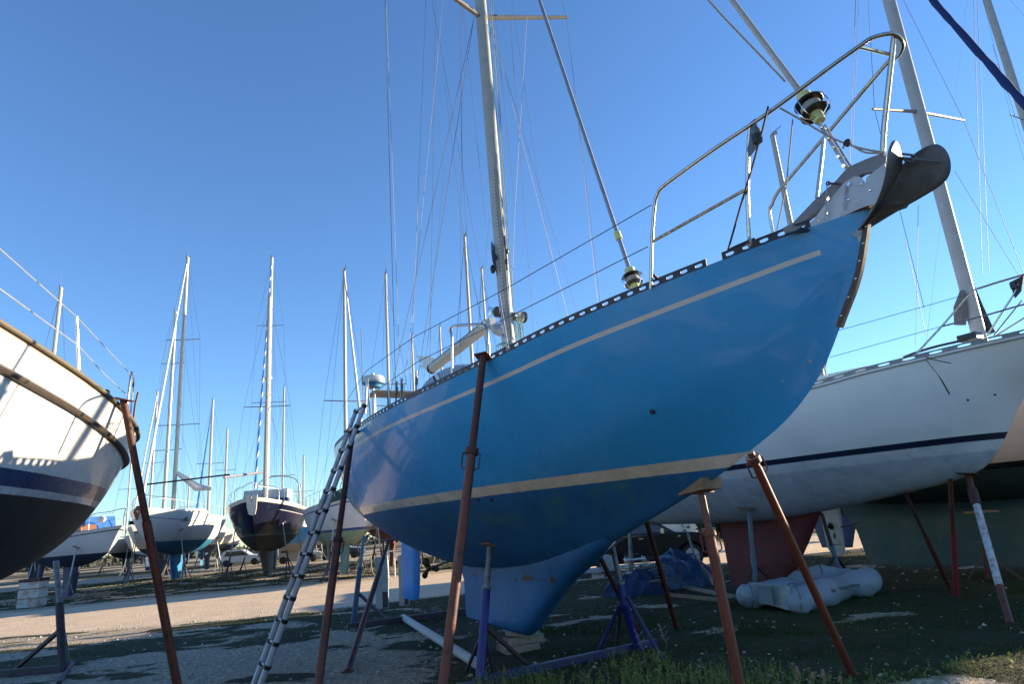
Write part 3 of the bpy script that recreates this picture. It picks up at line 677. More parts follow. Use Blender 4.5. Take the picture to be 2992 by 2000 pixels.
tb = FB.world(FB.off(2049, 1440, 0))-bp.location; tf = gnd(2178, 2090)-bp.location
for t_ in (.04, .09, .14): MB().lathe([(.004, 0), (.010, .001), (.010, .003)], tb.lerp(tf, t_)+Vector((.008, -.0315, 0)), (.25, -1, 0), 10).build('pin_hole', black, it_)
# wood block under the bow
q = Bw(2045, 1424, 0); ob = empty('timber_block', 'weathered timber block wedged between the bow prop and the blue hull', 'timber block', q, R(120)-.0)
dv = FB.a; mb = MB(); zd = Vector((.30, 0, -.12)).normalized()
P = [(-.16, 0, .075), (.17, 0, -.045), (.17, 0, -.06), (-.16, 0, -.03)]
MB().prism([Vector(p) for p in P], (0, .24, 0)).build('timber_block', wood, ob, smooth=False)

# blue cradle ---------------------------------------------------------
cradle = empty('boat_cradle', 'blue and grey steel cradle holding up the keel area of the blue yacht', 'boat cradle', FB.world((3.4, 0, 0)), FB.ang)
cl = lambda w_: FB.loc(w_)-Vector((3.4, 0, 0))
def post(foot, mid, top, name='post', m_lo=blue_st, m_hi=grey_st, r=.05, r2=.036, braces=(), pad=None):
    F, Mi, T = foot, mid, top
    o = MB().tube([F, Mi], r, 14).build(name, m_lo, cradle)
    MB().tube([Mi.lerp(F, .12), T], r2, 14).build('inner_tube', m_hi, o)
    MB().lathe([(r*.8, -.02), (r*1.12, -.018), (r*1.12, .018), (r*.8, .02)], Mi, (T-F), 14).build('collar', m_hi, o)
    MB().tube([Mi+Vector((-.09, 0, .03)), Mi+Vector((.09, 0, .03))], .008, 6).build('pin', galv, o)
    for b0_, b1_, rr, m in braces: MB().beam(b0_, b1_, rr, rr*.8).build('brace', m, o, smooth=False)
    if pad: MB().box(T+Vector((0, 0, .02)), pad[0], M=pad[1]).build('pad', pad[2], o, smooth=False)
    return o
fl = cl(gnd(1400, 2006)); tl = hit(FB, HB, 1431, 1602)-Vector((3.4, 0, 0)); ml = fl.lerp(tl, .68)
padM = Matrix.Rotation(R(18), 3, 'X') @ Matrix.Rotation(R(10), 3, 'Y')
orust = M('orange_rust', (.30, .13, .03), .8, c2=(.06, .03, .02), vs=12, bump=.6, var=.5)
post(fl, ml, tl, braces=((fl.lerp(ml, .55), cl(gnd(1362, 1965)), .035, dark_st), (fl.lerp(ml, .55), cl(gnd(1442, 1975)), .035, dark_st), (fl.lerp(ml, .6), cl(gnd(1548, 1950)), .05, M('brown_steel', (.07, .035, .03), .7))), pad=((.30, .2, .016), Matrix.Rotation(R(24), 3, 'X'), orust))
fr_ = cl(gnd(1868, 1906)); tr_ = FB.off(1788, 1592, -.98)-Vector((3.4, 0, 0)); mr_ = FB.off(1813, 1705, -1.02)-Vector((3.4, 0, 0)); kn = FB.off(1824, 1770, -1.03)-Vector((3.4, 0, 0))
pr = post(kn, mr_, tr_, pad=((.3, .2, .02), Matrix.Rotation(R(-18), 3, 'X'), rustd))
MB().tube([kn+Vector((0, 0, .02)), fr_], .052, 14).build('post', blue_st, cradle)
for (a, b, m) in (((1812, 1770), (1743, 1912), blue_st), ((1812, 1780), (1801, 1905), dark_st), ((1832, 1745), (1938, 1935), M('cradle_navy', (.02, .025, .09), .6))):
    MB().beam(FB.off(*a, -1.03)-Vector((3.4, 0, 0)), cl(gnd(*b)), .04, .035).build('brace', m, cradle, smooth=False)
MB().beam(fl+Vector((-.02, .02, .05)), fr_+Vector((.1, -.35, .05)), .09, .09).build('base_beam', M('beam_blue', (.02, .025, .11), .6, c2=(.06, .05, .05), vs=7, var=.5), cradle, smooth=False)
MB().beam(fl+Vector((-.05, .3, .03)), fl+Vector((.05, -.2, .03)), .08, .06).build('base_beam', blue_st, cradle, smooth=False)
cr2 = empty('boat_cradle', 'dark steel cradle frame under the stern of the blue yacht', 'boat cradle', FB.world((9.6, 0, 0)), FB.ang)
cradle2 = cradle; cradle = cr2; off2 = Vector((9.6, 0, 0))
f2 = FB.loc(gnd(1030, 1842))-off2; t2 = hit(FB, HB, 1063, 1570)-off2; m2 = f2.lerp(t2, .62)
post(f2, m2, t2, m_lo=M('cradle_slate', (.05, .06, .10), .6), m_hi=grey_st, r=.055, r2=.04, braces=((f2.lerp(m2, .6), f2+Vector((.0, -.75, .04)), .06, dark_st),))
MB().beam(f2+Vector((0, .1, .06)), FB.loc(gnd(1372, 1795))-off2+Vector((0, 0, .06)), .1, .12).build('base_beam', dark_st, cr2, smooth=False)
MB().beam(f2+Vector((-.5, .05, .02)), f2+Vector((.3, .05, .02)), .06, .06).build('base_beam', dark_st, cr2, smooth=False)
# wood blocks under the keel
q = gnd(1535, 1903); ob = empty('keel_blocking', 'stack of timber blocks under the keel of the blue yacht', 'timber blocks', q, FB.ang)
for k, (dx, dy, dz) in enumerate(((0, .08, .05), (.16, .05, .05), (-.02, 0, .15), (.1, .02, .15), (.05, 0, .23))):
    MB().box((dx, dy, dz), (.28, .5, .095) if k < 2 else (.14, .55, .095) if k < 4 else (.4, .3, .05), rz=.1*k-.15).build('block', wood if k % 2 else woodp, ob, smooth=False)
# pale pole lying on the ground
a, b = gnd(1178, 1806, .075), gnd(1392, 1940, .075); o = empty('fallen_pole', 'pale grey round pole lying on the ground beside the blue cradle', 'pole', (a.x, a.y, 0))
MB().tube([a-o.location, b-o.location], .065, 16).build('pole_tube', M('pole_grey', (.42, .43, .43), .6, c2=(.25, .25, .24), vs=8), o)
MB().tube([a-o.location+(a-b).normalized()*.03, a-o.location], .04, 12).build('end_plug', dark_st, o)
# telescopic ladder ---------------------------------------------------
lt = Bw(1052, 1195, 2.0); lf = gnd(748, 2012); lad = empty('telescopic_ladder', 'aluminium telescopic ladder leaning on the stern of the blue yacht', 'ladder', (lf.x, lf.y, 0))
lb = Vector((lf.x, lf.y, 0)); wv = Vector(FB.a)*.19; ladm = M('ladder_alloy', (.36, .38, .42), .42, .25, c2=(.24, .25, .27), vs=6)
n_ = 13
d = (lt-lf)
for sg in (-1, 1):
    st_ = None
    for i in range(n_):
        r = .041-.0011*i; p0 = lf+d*(i/n_)+wv*sg-lb; p1 = lf+d*((i+1)/n_)+wv*sg-lb
        if i == 0: pts = [p0]; rs = [r]
        pts += [p1-(p1-p0)*.01, p1]; rs += [r, r-.0011]
    MB().tube(pts, rs, 12).build('stile', ladm, lad)
for i in range(1, n_+1):
    c = lf+d*(i/n_)-lb
    rg_ = MB().tube([c+wv*1.02, c-wv*1.02], .019, 10).build('rung', ladm, lad)
    for sg in (-1, 1):
        MB().lathe([(.03, -.026), (.049-.0011*i, -.024), (.049-.0011*i, .024), (.03, .026)], c+wv*sg, d, 12).build('joint_clip', black, rg_)

# ================================================================== white canoe-sterned yacht at the left
FL = Frame((-5.7, 8.8), -88)
zsL = pchip([0, .6, 1.2, 2.2, 3.3, 4, 6, 9, 11], [3.06, 3.10, 3.16, 3.28, 3.39, 3.46, 3.62, 3.8, 3.95])
bsL = pchip([0, .03, .1, .3, .6, 1, 1.5, 2, 3, 4, 5, 6, 8, 11], [.01, .2, .38, .66, .93, 1.13, 1.31, 1.43, 1.6, 1.7, 1.77, 1.8, 1.75, .9])
zcL = pchip([0, .03, .1, .25, .45, .7, 1.4, 2.2, 3.2, 5, 8, 11], [3.02, 2.75, 2.5, 2.25, 2.05, 1.88, 1.62, 1.44, 1.32, 1.2, 1.3, 1.9])
exL = pchip([0, .2, .5, 1, 2, 3, 5, 8, 11], [.5, .52, .52, .48, .40, .32, .26, .3, .6])
left = FL.root('white_sailboat', 'cream white yacht with brown rubbing strake and black bottom at the left edge', 'sailboat')
mleft = hullmat('left_hull', (.72, .70, .66), [(2.47, (.022, .05, .13)), (2.335, (.55, .56, .56)), (2.275, (.010, .013, .012))], [(.0, .035, (.22, .16, .09), -9)], rough=.25, coat=.4, streak=.10, chalk=(.6, .56, .46), patch=((.02, .035, .03), .5))
HL = (zsL, bsL, zcL, exL, .0)
hull_mesh(zsL, bsL, zcL, exL, 0, 11, 90, 30, 'hull', mleft, left, tr=True, dead=.0)
def side_strip(fr, zs, bs, ex, zc, s0, s1, dn, wd, out, m, name, parent, n=70, both=False):
    """a moulding running along the hull dn below the sheer"""
    pts = []
    for i in range(n+1):
        s = s0+(s1-s0)*(i/n)**1.5; Z = zs(s)-dn; h = max(0., (Z-zc(s))/(zs(s)-zc(s))); pts.append(Vector((s, bs(s)*h**ex(s), Z)))
    mb = MB(); b = 0
    for i, p in enumerate(pts):
        t = (pts[min(i+1, n)]-pts[max(i-1, 0)]); t.z = 0; t.normalize(); o = Vector((-t.y, t.x, 0))
        if o.y < 0: o = -o
        if t.length < .1: o = Vector((0, 1, 0))
        for (u, v) in ((-.01, wd/2), (out*.7, wd/2), (out, wd/4), (out, -wd/4), (out*.7, -wd/2), (-.01, -wd/2)): mb.v.append(tuple(p+o*u+Vector((0, 0, v))))
    for i in range(n):
        for k in range(5): a = i*6+k; mb.f.append((a, a+1, a+7, a+6))
    mb.f.append((0, 1, 2, 3, 4, 5)); return mb.build(name, m, parent)
side_strip(FL, zsL, bsL, exL, zcL, .004, 11, .30, .055, .045, teak, 'rubbing_strake', left)
side_strip(FL, zsL, bsL, exL, zcL, .004, 11, .30, .022, .054, M('brass_strip', (.13, .11, .09), .4, .5), 'strake_band', left)
side_strip(FL, zsL, bsL, exL, zcL, .004, 11, .0, .038, .03, M('teak_cap', (.11, .092, .065), .7, c2=(.06, .05, .035)), 'cap_rail', left)
L_ = lambda px, py, o: FL.off(px, py, o)
st0 = L_(231, 1094, 1.45); st1 = L_(224, 927, 1.45)
MB().tube([st0, st1], .0125, 8).build('stanchion', steel, left); MB().lathe([(.035, 0), (.03, .02), (.015, .04)], st0, (0, 0, 1), 12).build('stanchion_base', galv, left)
line('lifeline', [L_(-120, 640, 1.72), L_(0, 728, 1.7), st1, L_(340, 1050, 1.18), L_(383, 1096, .95)], .0045, wirel, left, 6)
line('lifeline', [L_(-120, 780, 1.72), L_(0, 845, 1.7), L_(228, 1010, 1.45), L_(300, 1090, 1.25), L_(372, 1156, .97)], .005, wirel, left, 6)
pl_ = [L_(368, 1217, .95), L_(382, 1100, .92), L_(386, 1094, .85), L_(391, 1110, .6), L_(389, 1130, .45), L_(380, 1225, .45)]
MB().tube(arc_pts(pl_, 4), .013, 8).build('pushpit', steel, left)
MB().tube([L_(404, 1148, -.2), L_(396, 1180, -.2), L_(388, 1240, -.2)], .018, 8).build('stern_post', dark_st, left)
MB().tube([L_(55, 983, 1.55), L_(62, 976, 1.55), L_(67, 985, 1.55)], .02, 6).build('fairlead', chrome, left)
MB().sphere(L_(311, 1148, 1.3), .035, 10, 8).build('cleat', black, left)
MB().prism([Vector((2.4, 0, 3.2)), Vector((2.8, 0, 3.75)), Vector((7.5, 0, 4.0)), Vector((8.2, 0, 3.6))], (0, 1.8, 0)).build('coachroof', cream, left, smooth=False)
MB().tube([Vector((6.3, 0, 3.6)), Vector((6.3, 0, 16))], .09, 12).build('mast', alum, left)
foil([(1.5, 2.6, 7.6, .2), (1.0, 3.0, 7.2, .18), (.3, 3.4, 6.8, .16), (.15, 3.6, 6.5, .08)], 'keel', M('black_antifoul', (.012, .014, .013), .7), left)
prop('steel_prop', 'rust red prop with T-shaped top leaning against the white hull at the left', FL.world(hit(FL, HL, 341, 1170, out=.07, lo=.5)), gnd(537, 2105),
     [(0, .42, .036, rustd, 'inner_tube'), (.38, 1, .046, rust, 'outer_tube')], ((.2, 0, 1), .18, rustd), None, group='props and stands of the left yacht')
q = gnd(183, 1965); o = empty('boat_stand', 'dark purple steel stand with grey inner tube under the left white yacht', 'boat stand', q, 0, 'props and stands of the left yacht')
tp = atY(163, 1640, q.y)-q; md = atY(174, 1762, q.y)-q
MB().tube([Vector((0, 0, 0)), md], .062, 14).build('post', dark_st, o); it = MB().tube([md-(tp-md)*.1, tp], .045, 14).build('inner_tube', grey_st, o)
MB().tube([md+Vector((-.16, 0, .06)), md+Vector((.2, -.03, .08))], .012, 6).build('pin', galv, o)
MB().beam(md*.6, gnd(44, 1963)-q+Vector((0, 0, .03)), .07, .05).build('brace', dark_st, o, smooth=False)
MB().beam(Vector((.05, 0, .05)), gnd(-60, 1985)-q+Vector((0, 0, .05)), .1, .1).build('base_beam', dark_st, o, smooth=False)
MB().beam(gnd(213, 1945)-q+Vector((0, 0, .03)), gnd(172, 2004)-q+Vector((0, 0, .03)), .06, .05).build('foot_beam', dark_st, o, smooth=False)
MB().beam(md*.9+Vector((.02, 0, 0)), gnd(205, 1948)-q, .025, .02).build('brace', grey_st, o, smooth=False)

# ================================================================== white yacht with red keel at the right
FR = Frame((7.5, 10.1), 120)
zsR = pchip([-1.3, -.9, -.5, 0, .6, 1.5, 2.1, 4, 7, 10], [3.9, 3.85, 3.80, 3.765, 3.72, 3.67, 3.62, 3.55, 3.5, 3.5])
bsR = pchip([-1.3, -1, -.5, 0, 1, 2, 3, 4, 5, 6, 7, 8, 9, 10], [.01, .22, .53, .81, 1.23, 1.5, 1.68, 1.78, 1.82, 1.82, 1.76, 1.65, 1.45, 1.2])
zcR = pchip([-1.3, -.7, -.12, .19, .37, .64, .88, 2.02, 3.54, 5, 7.7, 8.7, 10], [3.88, 3.4, 2.97, 2.54, 2.30, 2.04, 1.94, 1.74, 1.55, 1.42, 1.46, 1.65, 2.3])
exR = pchip([-1.3, -.5, 0, 1, 2, 3, 4, 5, 6, 7, 8, 9, 10], [.9, .88, .82, .62, .5, .42, .33, .28, .26, .27, .3, .36, .45])
right = FR.root('white_sailboat', 'white yacht with navy waterline stripe and red fin keel behind the blue bow', 'sailboat')
mright = hullmat('right_hull', (.84, .81, .80), [(2.52, (.012, .022, .05)), (2.425, (.70, .71, .74)), (2.27, (.50, .54, .60))], rough=.35, coat=.2, streak=.10, chalk=(.5, .46, .36), patch=((.60, .61, .62), .7))
HR = (zsR, bsR, zcR, exR, .22)
hull_mesh(zsR, bsR, zcR, exR, -1.3, 10, 80, 28, 'hull', mright, right)
toe_rail(FR, zsR, bsR, -1.1, 9.6, .075, .34, M('toe_rail_grey', (.20, .21, .21), .5, .3), right)
side_strip(FR, zsR, bsR, exR, zcR, -1.2, 10, .035, .02, .02, M('grey_strip', (.25, .25, .24), .5), 'cove_strip', right)
mrk = M('keel_red', (.125, .022, .02), .75, c2=(.06, .018, .018), vs=3, bump=.4)
foil([(1.75, 3.3, 6.6, .2), (1.5, 3.74, 6.35, .17), (1.0, 4.1, 6.32, .16), (.5, 4.5, 6.3, .16), (.1, 4.8, 6.3, .15)], 'keel', mrk, right, 14)
Rr = lambda px, py, o: FR.off(px, py, o)
for pts, r, nm in (([Rr(2675, 1037, 1.05), Rr(2760, 945, .98), Rr(2835, 858, .92), Rr(2870, 840, .88), Rr(2992, 803, .62), Rr(3120, 770, .35), Rr(3200, 790, 0), Rr(3150, 830, -.35), Rr(3040, 860, -.6)], .0155, 'pulpit'),
                   ([Rr(2750, 955, .98), Rr(2880, 922, .85), Rr(2992, 890, .62), Rr(3120, 860, .35)], .013, 'rail'),
                   ([Rr(2878, 990, .8), Rr(2930, 910, .75), Rr(2965, 855, .7), Rr(2980, 812, .66)], .014, 'leg'),
                   ([Rr(2905, 985, -.3), Rr(2992, 930, -.4), Rr(3100, 860, -.5)], .013, 'leg'),
                   ([Rr(2905, 980, .6), Rr(2985, 880, -.3)], .013, 'leg')):
    MB().tube(arc_pts(pts, 4), r, 8).build(nm, steel, right)
mb = MB(); mb.box(Rr(2962, 835, .72), (.07, .07, .09)); mb.prism([Rr(2950, 826, .72), Rr(2992, 805, .66), Rr(2985, 850, .66), Rr(2966, 872, .7)], (0, .02, 0)); mb.build('nav_light', black, right, smooth=False)
line('lifeline', [Rr(2430, 972, 1.6), Rr(2835, 858, .92)], .005, wire, right, 5)
line('lifeline', [Rr(2425, 1045, 1.6), Rr(2750, 955, .98)], .005, wire, right, 5)
line('stanchion', [Rr(2415, 1105, 1.55), Rr(2408, 1075, 1.55), Rr(2428, 1010, 1.55)], .02, steel, right, 8)
mb = MB(); mb.tube(arc_pts([Rr(2690, 1035, 1.02), Rr(2720, 1050, 1.1), Rr(2778, 1062, 1.2)], 3), .007, 6); mb.build('mooring_line', roped, right)
mb = MB(); mb.tube(arc_pts([Rr(2690, 1035, 1.02), Rr(2740, 1095, 1.1), Rr(2774, 1153, 1.12)], 3), [.005]*4+[.011]*3, 6); mb.build('mooring_line', roped, right)
line('rope_stopper', arc_pts([Rr(2640, 1045, .9), Rr(2680, 1030, .85), Rr(2740, 1012, .75), Rr(2830, 992, .6)], 3), .022, roped, right, 6)
MB().box(Rr(2835, 990, .4)+Vector((0, 0, .02)), (.28, .2, .1)).build('windlass', black, right)
for (px, py) in ((2828, 1170), (2906, 1154)):
    MB().lathe([(.018, -.02), (.018, .01), (.01, .012)], hit(FR, HR, px, py), (-.3, 1, 0), 10).build('through_hull', black, right)
MB().prism([Vector((1.2, 0, 3.5)), Vector((1.6, 0, 3.85)), Vector((6.5, 0, 4.05)), Vector((7, 0, 3.5))], (0, 1.8, 0)).build('coachroof', cream, right, smooth=False)
MB().tube([Vector((4.3, 0, 3.6)), Vector((4.5, 0, 3.9))], .3, 12).build('mast_step', galv, right)

# ================================================================== long-keeled yacht behind it (its bow is out of the picture)
FG = Frame((13.3, 9.87), 120)  # unseen bow set further forward so the hull shades the right foreground
def gen_tables(L, bm, fb, wl, dr, ohang=1.2, stern='transom'):
    """simple yacht lines: L waterline length, bm half beam, fb freeboard, wl height of waterline, dr canoe body draft"""
    k = L/9.4
    zs = pchip([-ohang*k, 0, 3*k, 6*k, 9.8*k], [wl+fb*1.22, wl+fb*1.15, wl+fb*1.02, wl+fb*.97, wl+fb])
    bs = pchip([-ohang*k, -.6*k, 0, 1*k, 2*k, 3*k, 5*k, 7*k, 8.6*k, 9.8*k], [.01, bm*.3, bm*.46, bm*.69, bm*.83, bm*.92, bm, bm*.96, bm*.82, bm*.62])
    zc = pchip([-ohang*k, -.6*k, -.2*k, 0, .8*k, 2*k, 4*k, 6.5*k, 8.5*k, 9.8*k], [wl+fb*1.2, wl+fb*.62, wl+fb*.2, wl, wl-dr*.4, wl-dr*.75, wl-dr, wl-dr*.9, wl-dr*.3, wl+.15])
    ex = pchip([-ohang*k, 0, 1*k, 3*k, 5*k, 7*k, 9.8*k], [.9, .78, .6, .4, .28, .28, .45])
    return zs, bs, zc, ex, -ohang*k, 9.8*k, k
green = FG.root('cream_sailboat', 'cream yacht with long grey-green keel and tall grey mast at the right edge', 'sailboat')
zs, bs, zc, ex, s0, s1, k = gen_tables(12, 1.9, 1.3, 2.2, .75)
mgh = hullmat('green_hull', (.52, .46, .42), [(2.2, (.01, .012, .014)), (2.08, (.022, .05, .045))], rough=.35, coat=.2, anti=.7)
hull_mesh(zs, bs, zc, ex, s0, s1, 60, 18, 'hull', mgh, green)
mgk = M('keel_green', (.035, .085, .085), .75, c2=(.07, .10, .085), vs=2, bump=.4, var=.5)
G_ = lambda px, py, o=0: FG.off(px, py, o)
te0, te1 = G_(2480, 1520), G_(2540, 1650)
foil([(1.9, .7, te0.x+.35, .45), (te0.z, 1.0, te0.x, .34), (1.0, 1.3, te0.x-.15, .26), (te1.z, 2.0, te1.x, .2), (.1, 2.2, te1.x, .12)], 'keel', mgk, green, 14)  # unseen front of the keel extended forward to block low sun under the bow
r0_, r1_ = G_(2412, 1500), G_(2448, 1625)
MB().prism([G_(2392, 1470), G_(2450, 1470), G_(2468, 1620), G_(2440, 1632), G_(2420, 1600)], (0, .09, 0)).build('rudder', M('rudder_grey', (.28, .33, .33), .7), green, smooth=False)
propeller(G_(2436, 1548), .24, green, m=black, rot=.9, shaft=G_(2520, 1525))
mg0 = G_(2860, 980); xm = mg0.x
ma = MB().tube([Vector((mg0.x, 0, 3.3)), Vector((G_(2600, 0).x, 0, 19))], .15, 18, flat=.75).build('mast', M('mast_grey', (.42, .41, .40), .5, c2=(.3, .29, .28), vs=2), green)
mz = G_(2685, 335); sp0, sp1 = FG.sta(2550, 318, xm+.05), FG.sta(2816, 351, xm+.05)
MB().tube([sp0, Vector((xm, 0, (sp0.z+sp1.z)/2))], [.03, .045], 8).build('spreader', M('spreader_brown', (.22, .16, .12), .5), ma)
MB().tube([Vector((xm, 0, (sp0.z+sp1.z)/2)), sp1], [.045, .03], 8).build('spreader', _mc['spreader_brown'], ma)
mb = MB(); mb.tube([G_(2805, 950, .25), G_(2806, 900, .25), G_(2812, 850, .2)], [.12, .14, .05], 8); mb.build('sail_cover', M('grey_cover', (.16, .15, .15), .8), green)
mb = MB(); mb.tube([G_(2840, 830, -.25), G_(2860, 900, -.3), G_(2885, 975, -.3)], [.04, .1, .16], 8); mb.build('rope_bundle', roped, green)
for (a, b, oa, ob_) in (((2640, 0), (2816, 351), -1.0, -1.2), ((2816, 351), (2992, 800), -1.2, -1.4), ((2500, 0), (2475, 700), 1.2, 1.4), ((2537, 0), (2555, 318), 1.1, 1.3), ((2555, 318), (2700, 900), 1.3, 1.4), ((2510, 0), (2490, 450), .8, 1.1), ((2645, 700), (2705, 980), .4, .4), ((2683, 600), (2676, 1010), .8, .9), ((2845, 0), (2870, 800), -1.4, -1.5), ((2855, 0), (2890, 800), -1.4, -1.5), ((2900, 130), (2992, 420), -2, -2), ((2790, 500), (2992, 830), -1.2, -1.3)):
    line('shroud', [G_(*a, oa), G_(*b, ob_)], .006, wire, green, 5)
# blue covered forestay
p0, p1 = G_(2725, 0), G_(3000, 312); dd = (p0-p1)
pts = [p1-dd*1.2, p1-dd*.4, p1, p1.lerp(p0, .3), p1.lerp(p0, .6), p0, p0+dd*2]
pts = [Vector(pts[0]).lerp(Vector(pts[-1]), i/60) for i in range(61)]
rs = [(.105-.065*(i/60))*(1+.10*math.sin(i*2.9)+.07*math.sin(i*1.3)) for i in range(61)]
MB().tube([p+Vector((0, .012*math.sin(i*1.9), .012*math.cos(i*1.4))) for i, p in enumerate(pts)], rs, 12).build('furled_genoa', canvasn, green)

# ================================================================== generic yachts
def yacht(name, label, mast_px, Y, ang, L=9., bm=1.7, fb=1.2, wl=2.1, dr=.6, hullc=(.6, .6, .6), boot=None, anti=(.02, .05, .12), top=None, furl=None, keel='fin', spreads=(.5,), boom=None, cabin=True, rails=True, det=1, sheer=(), keelc=None, ms=.37, mr=.085, rig=True, extra=None, mizzen=None):
    P = atY(mast_px[0], mast_px[1], Y); xm = ms*L; a = R(ang); T = Vector((P.x-math.cos(a)*xm, P.y-math.sin(a)*xm, 0)); F = Frame(T, ang)
    o = F.root(name, label, 'sailboat')
    zs, bs, zc, ex, s0, s1, k = gen_tables(L, bm, fb, wl, dr)
    bands = ([(wl+.1, boot)] if boot else [])+[(wl, anti)]
    hm = hullmat(name+'_hull', hullc, bands, sheer, rough=.3, coat=.3, streak=.05)
    hull_mesh(zs, bs, zc, ex, s0, s1, 36 if det else 20, 12 if det else 8, 'hull', hm, o)
    km = M('kc%.2f%.2f%.2f' % (keelc or anti), keelc or anti, .7)
    if keel == 'fin':
        foil([(wl-dr+.15, 3.4*k, 5.6*k, .14), (.9, 3.6*k, 5.4*k, .13), (.2, 3.9*k, 5.2*k, .12)], 'keel', km, o, 6)
        foil([(wl-.1, 8.6*k, 9.3*k, .05), (.75, 8.7*k, 9.2*k, .04)], 'rudder', km, o, 5)
    else:
        foil([(wl-dr+.15, 2.4*k, 7.6*k, .22), (1., 2.9*k, 7.5*k, .18), (.2, 3.9*k, 7.4*k, .13)], 'keel', km, o, 6)
        MB().prism([Vector((7.7*k, 0, wl)), Vector((8.4*k, 0, wl)), Vector((8.5*k, 0, .5)), Vector((7.7*k, 0, .3))], (0, .08, 0)).build('rudder', km, o, smooth=False)
    if cabin:
        z0 = zs(3*k)-.05; pr_ = [(2.0*k, z0), (2.5*k, z0+.36), (5.6*k, z0+.48), (6.3*k, z0+.42), (6.5*k, z0-.1)]
        cb = MB().prism([Vector((x, 0, z)) for x, z in pr_], (0, bm*1.05, 0)).build('coachroof', white, o, smooth=False)
        bv = cb.modifiers.new('b', 'BEVEL'); bv.width = .08; bv.segments = 2
        if det:
            for sg in (-1, 1):
                for j in range(3): MB().box(((3.0+j*.85)*k, sg*(bm*.525+.004), z0+.22), (.5*k, .02, .13)).build('window', glass, cb, smooth=False)
    zm = 0
    if top is not None:
        d = ray(*top); t = Y/d.y; zm = CAMH+d.z*t
        base = Vector((xm, 0, zs(xm))); mtop = Vector((xm, 0, zm)); m_ = MB().tube([base, mtop], [mr, mr*.75], 8).build('mast', alum, o)
        hh = zm-base.z; R_ = .0075 if Y > 28 else .0042
        lastL = Vector((xm+.1, bs(xm)*.96, zs(xm))); lastR = Vector((xm+.1, -bs(xm)*.96, zs(xm)))
        for si, sfr in enumerate(sorted(spreads)):
            sw = bm*.62*(1-.18*si); z = base.z+hh*sfr
            MB().tube([(xm+.05, sw, z), (xm, 0, z-.03), (xm+.05, -sw, z)], .026, 6).build('spreader', alumd, m_)
            if rig:
                for sg in (1, -1):
                    l = lastL if sg > 0 else lastR
                    line('shroud', [l, (xm+.05, sg*sw, z)], R_, wire, o, 4)
                    line('shroud', [(xm+.3, sg*bs(xm)*.93, zs(xm)), (xm, sg*.05, z-.05)], R_*.8, wire, o, 4)
            lastL = Vector((xm+.05, sw, z)); lastR = Vector((xm+.05, -sw, z))
        if rig:
            for l in (lastL, lastR): line('shroud', [l, mtop], R_, wire, o, 4)
            fs0 = Vector((s0+.15, 0, zs(s0)+.1)); ftop = base.lerp(mtop, .97)+Vector((-.1, 0, 0))
            line('backstay', [(s1-.1, .2, zs(s1)), mtop], R_, wire, o, 4)
            if furl:
                fpts = [fs0.lerp(ftop, i/30) for i in range(31)]
                MB().tube(fpts, [.035 if i < 1 else (.085-.045*i/30)*(1+.12*math.sin(i*2.3)) for i in range(31)], 8).build('furled_genoa', furl, o)
                MB().lathe([(.02, 0), (.11, .01), (.11, .03), (.05, .04), (.05, .09), (.11, .1), (.11, .12), (.02, .13)], fs0, (0, 0, 1), 10).build('furler_drum', black, o)
            else: line('forestay', [fs0, ftop], R_, wire, o, 4)
        if True:
            MB().tube([mtop, mtop+Vector((0, .06, .85))], .007, 4).build('antenna', wirel, m_)
            MB().tube([mtop+Vector((.0, 0, .08)), mtop+Vector((-.45, 0, .12))], .012, 4).build('wind_vane', black, m_)
            MB().box(mtop+Vector((-.1, 0, 0)), (.3, .08, .1)).build('masthead', alumd, m_)
        if boom: 
            zb = zs(xm)+1.35
            MB().tube([(xm+.1, 0, zb), (xm+4.0*k, 0, zb+.05)], .06, 8).build('boom', alum, o)
            MB().tube([(xm+.1, 0, zb+.12), (xm+1.5*k, 0, zb+.2), (xm+3.9*k, 0, zb+.1)], [.14, .16, .08], 8).build('sail_cover', boom, o)
    if rails:
        for sg in (-1, 1):
            p = [Vector((s, sg*bs(s)*.97, zs(s)+.55)) for s in [s0+.25+(s1-s0-.4)*i/12 for i in range(13)]]
            line('lifeline', p, .008, wirel, o, 4)
            for i in (2, 4, 6, 8, 10): q = p[i]; line('stanchion', [q, q-Vector((0, 0, .55))], .013, steel, o, 5)
        pb = [Vector((.5*k, bs(.5*k)*.9, zs(.5*k))), Vector((.4*k, bs(.4*k)*.9, zs(0)+.58)), Vector((-.6*k, bs(-.6*k)*.8, zs(-.6*k)+.62)), Vector((s0-.05, .1, zs(s0)+.66)), Vector((s0-.05, -.1, zs(s0)+.66)), Vector((-.6*k, -bs(-.6*k)*.8, zs(-.6*k)+.62)), Vector((.4*k, -bs(.4*k)*.9, zs(0)+.58)), Vector((.5*k, -bs(.5*k)*.9, zs(.5*k)))]
        MB().tube(arc_pts(pb, 3), .017, 6).build('pulpit', steel, o)
    if extra: extra(o, F, zs, bs, k, zm, xm)
    return o, F, zs, bs, zc, ex, k
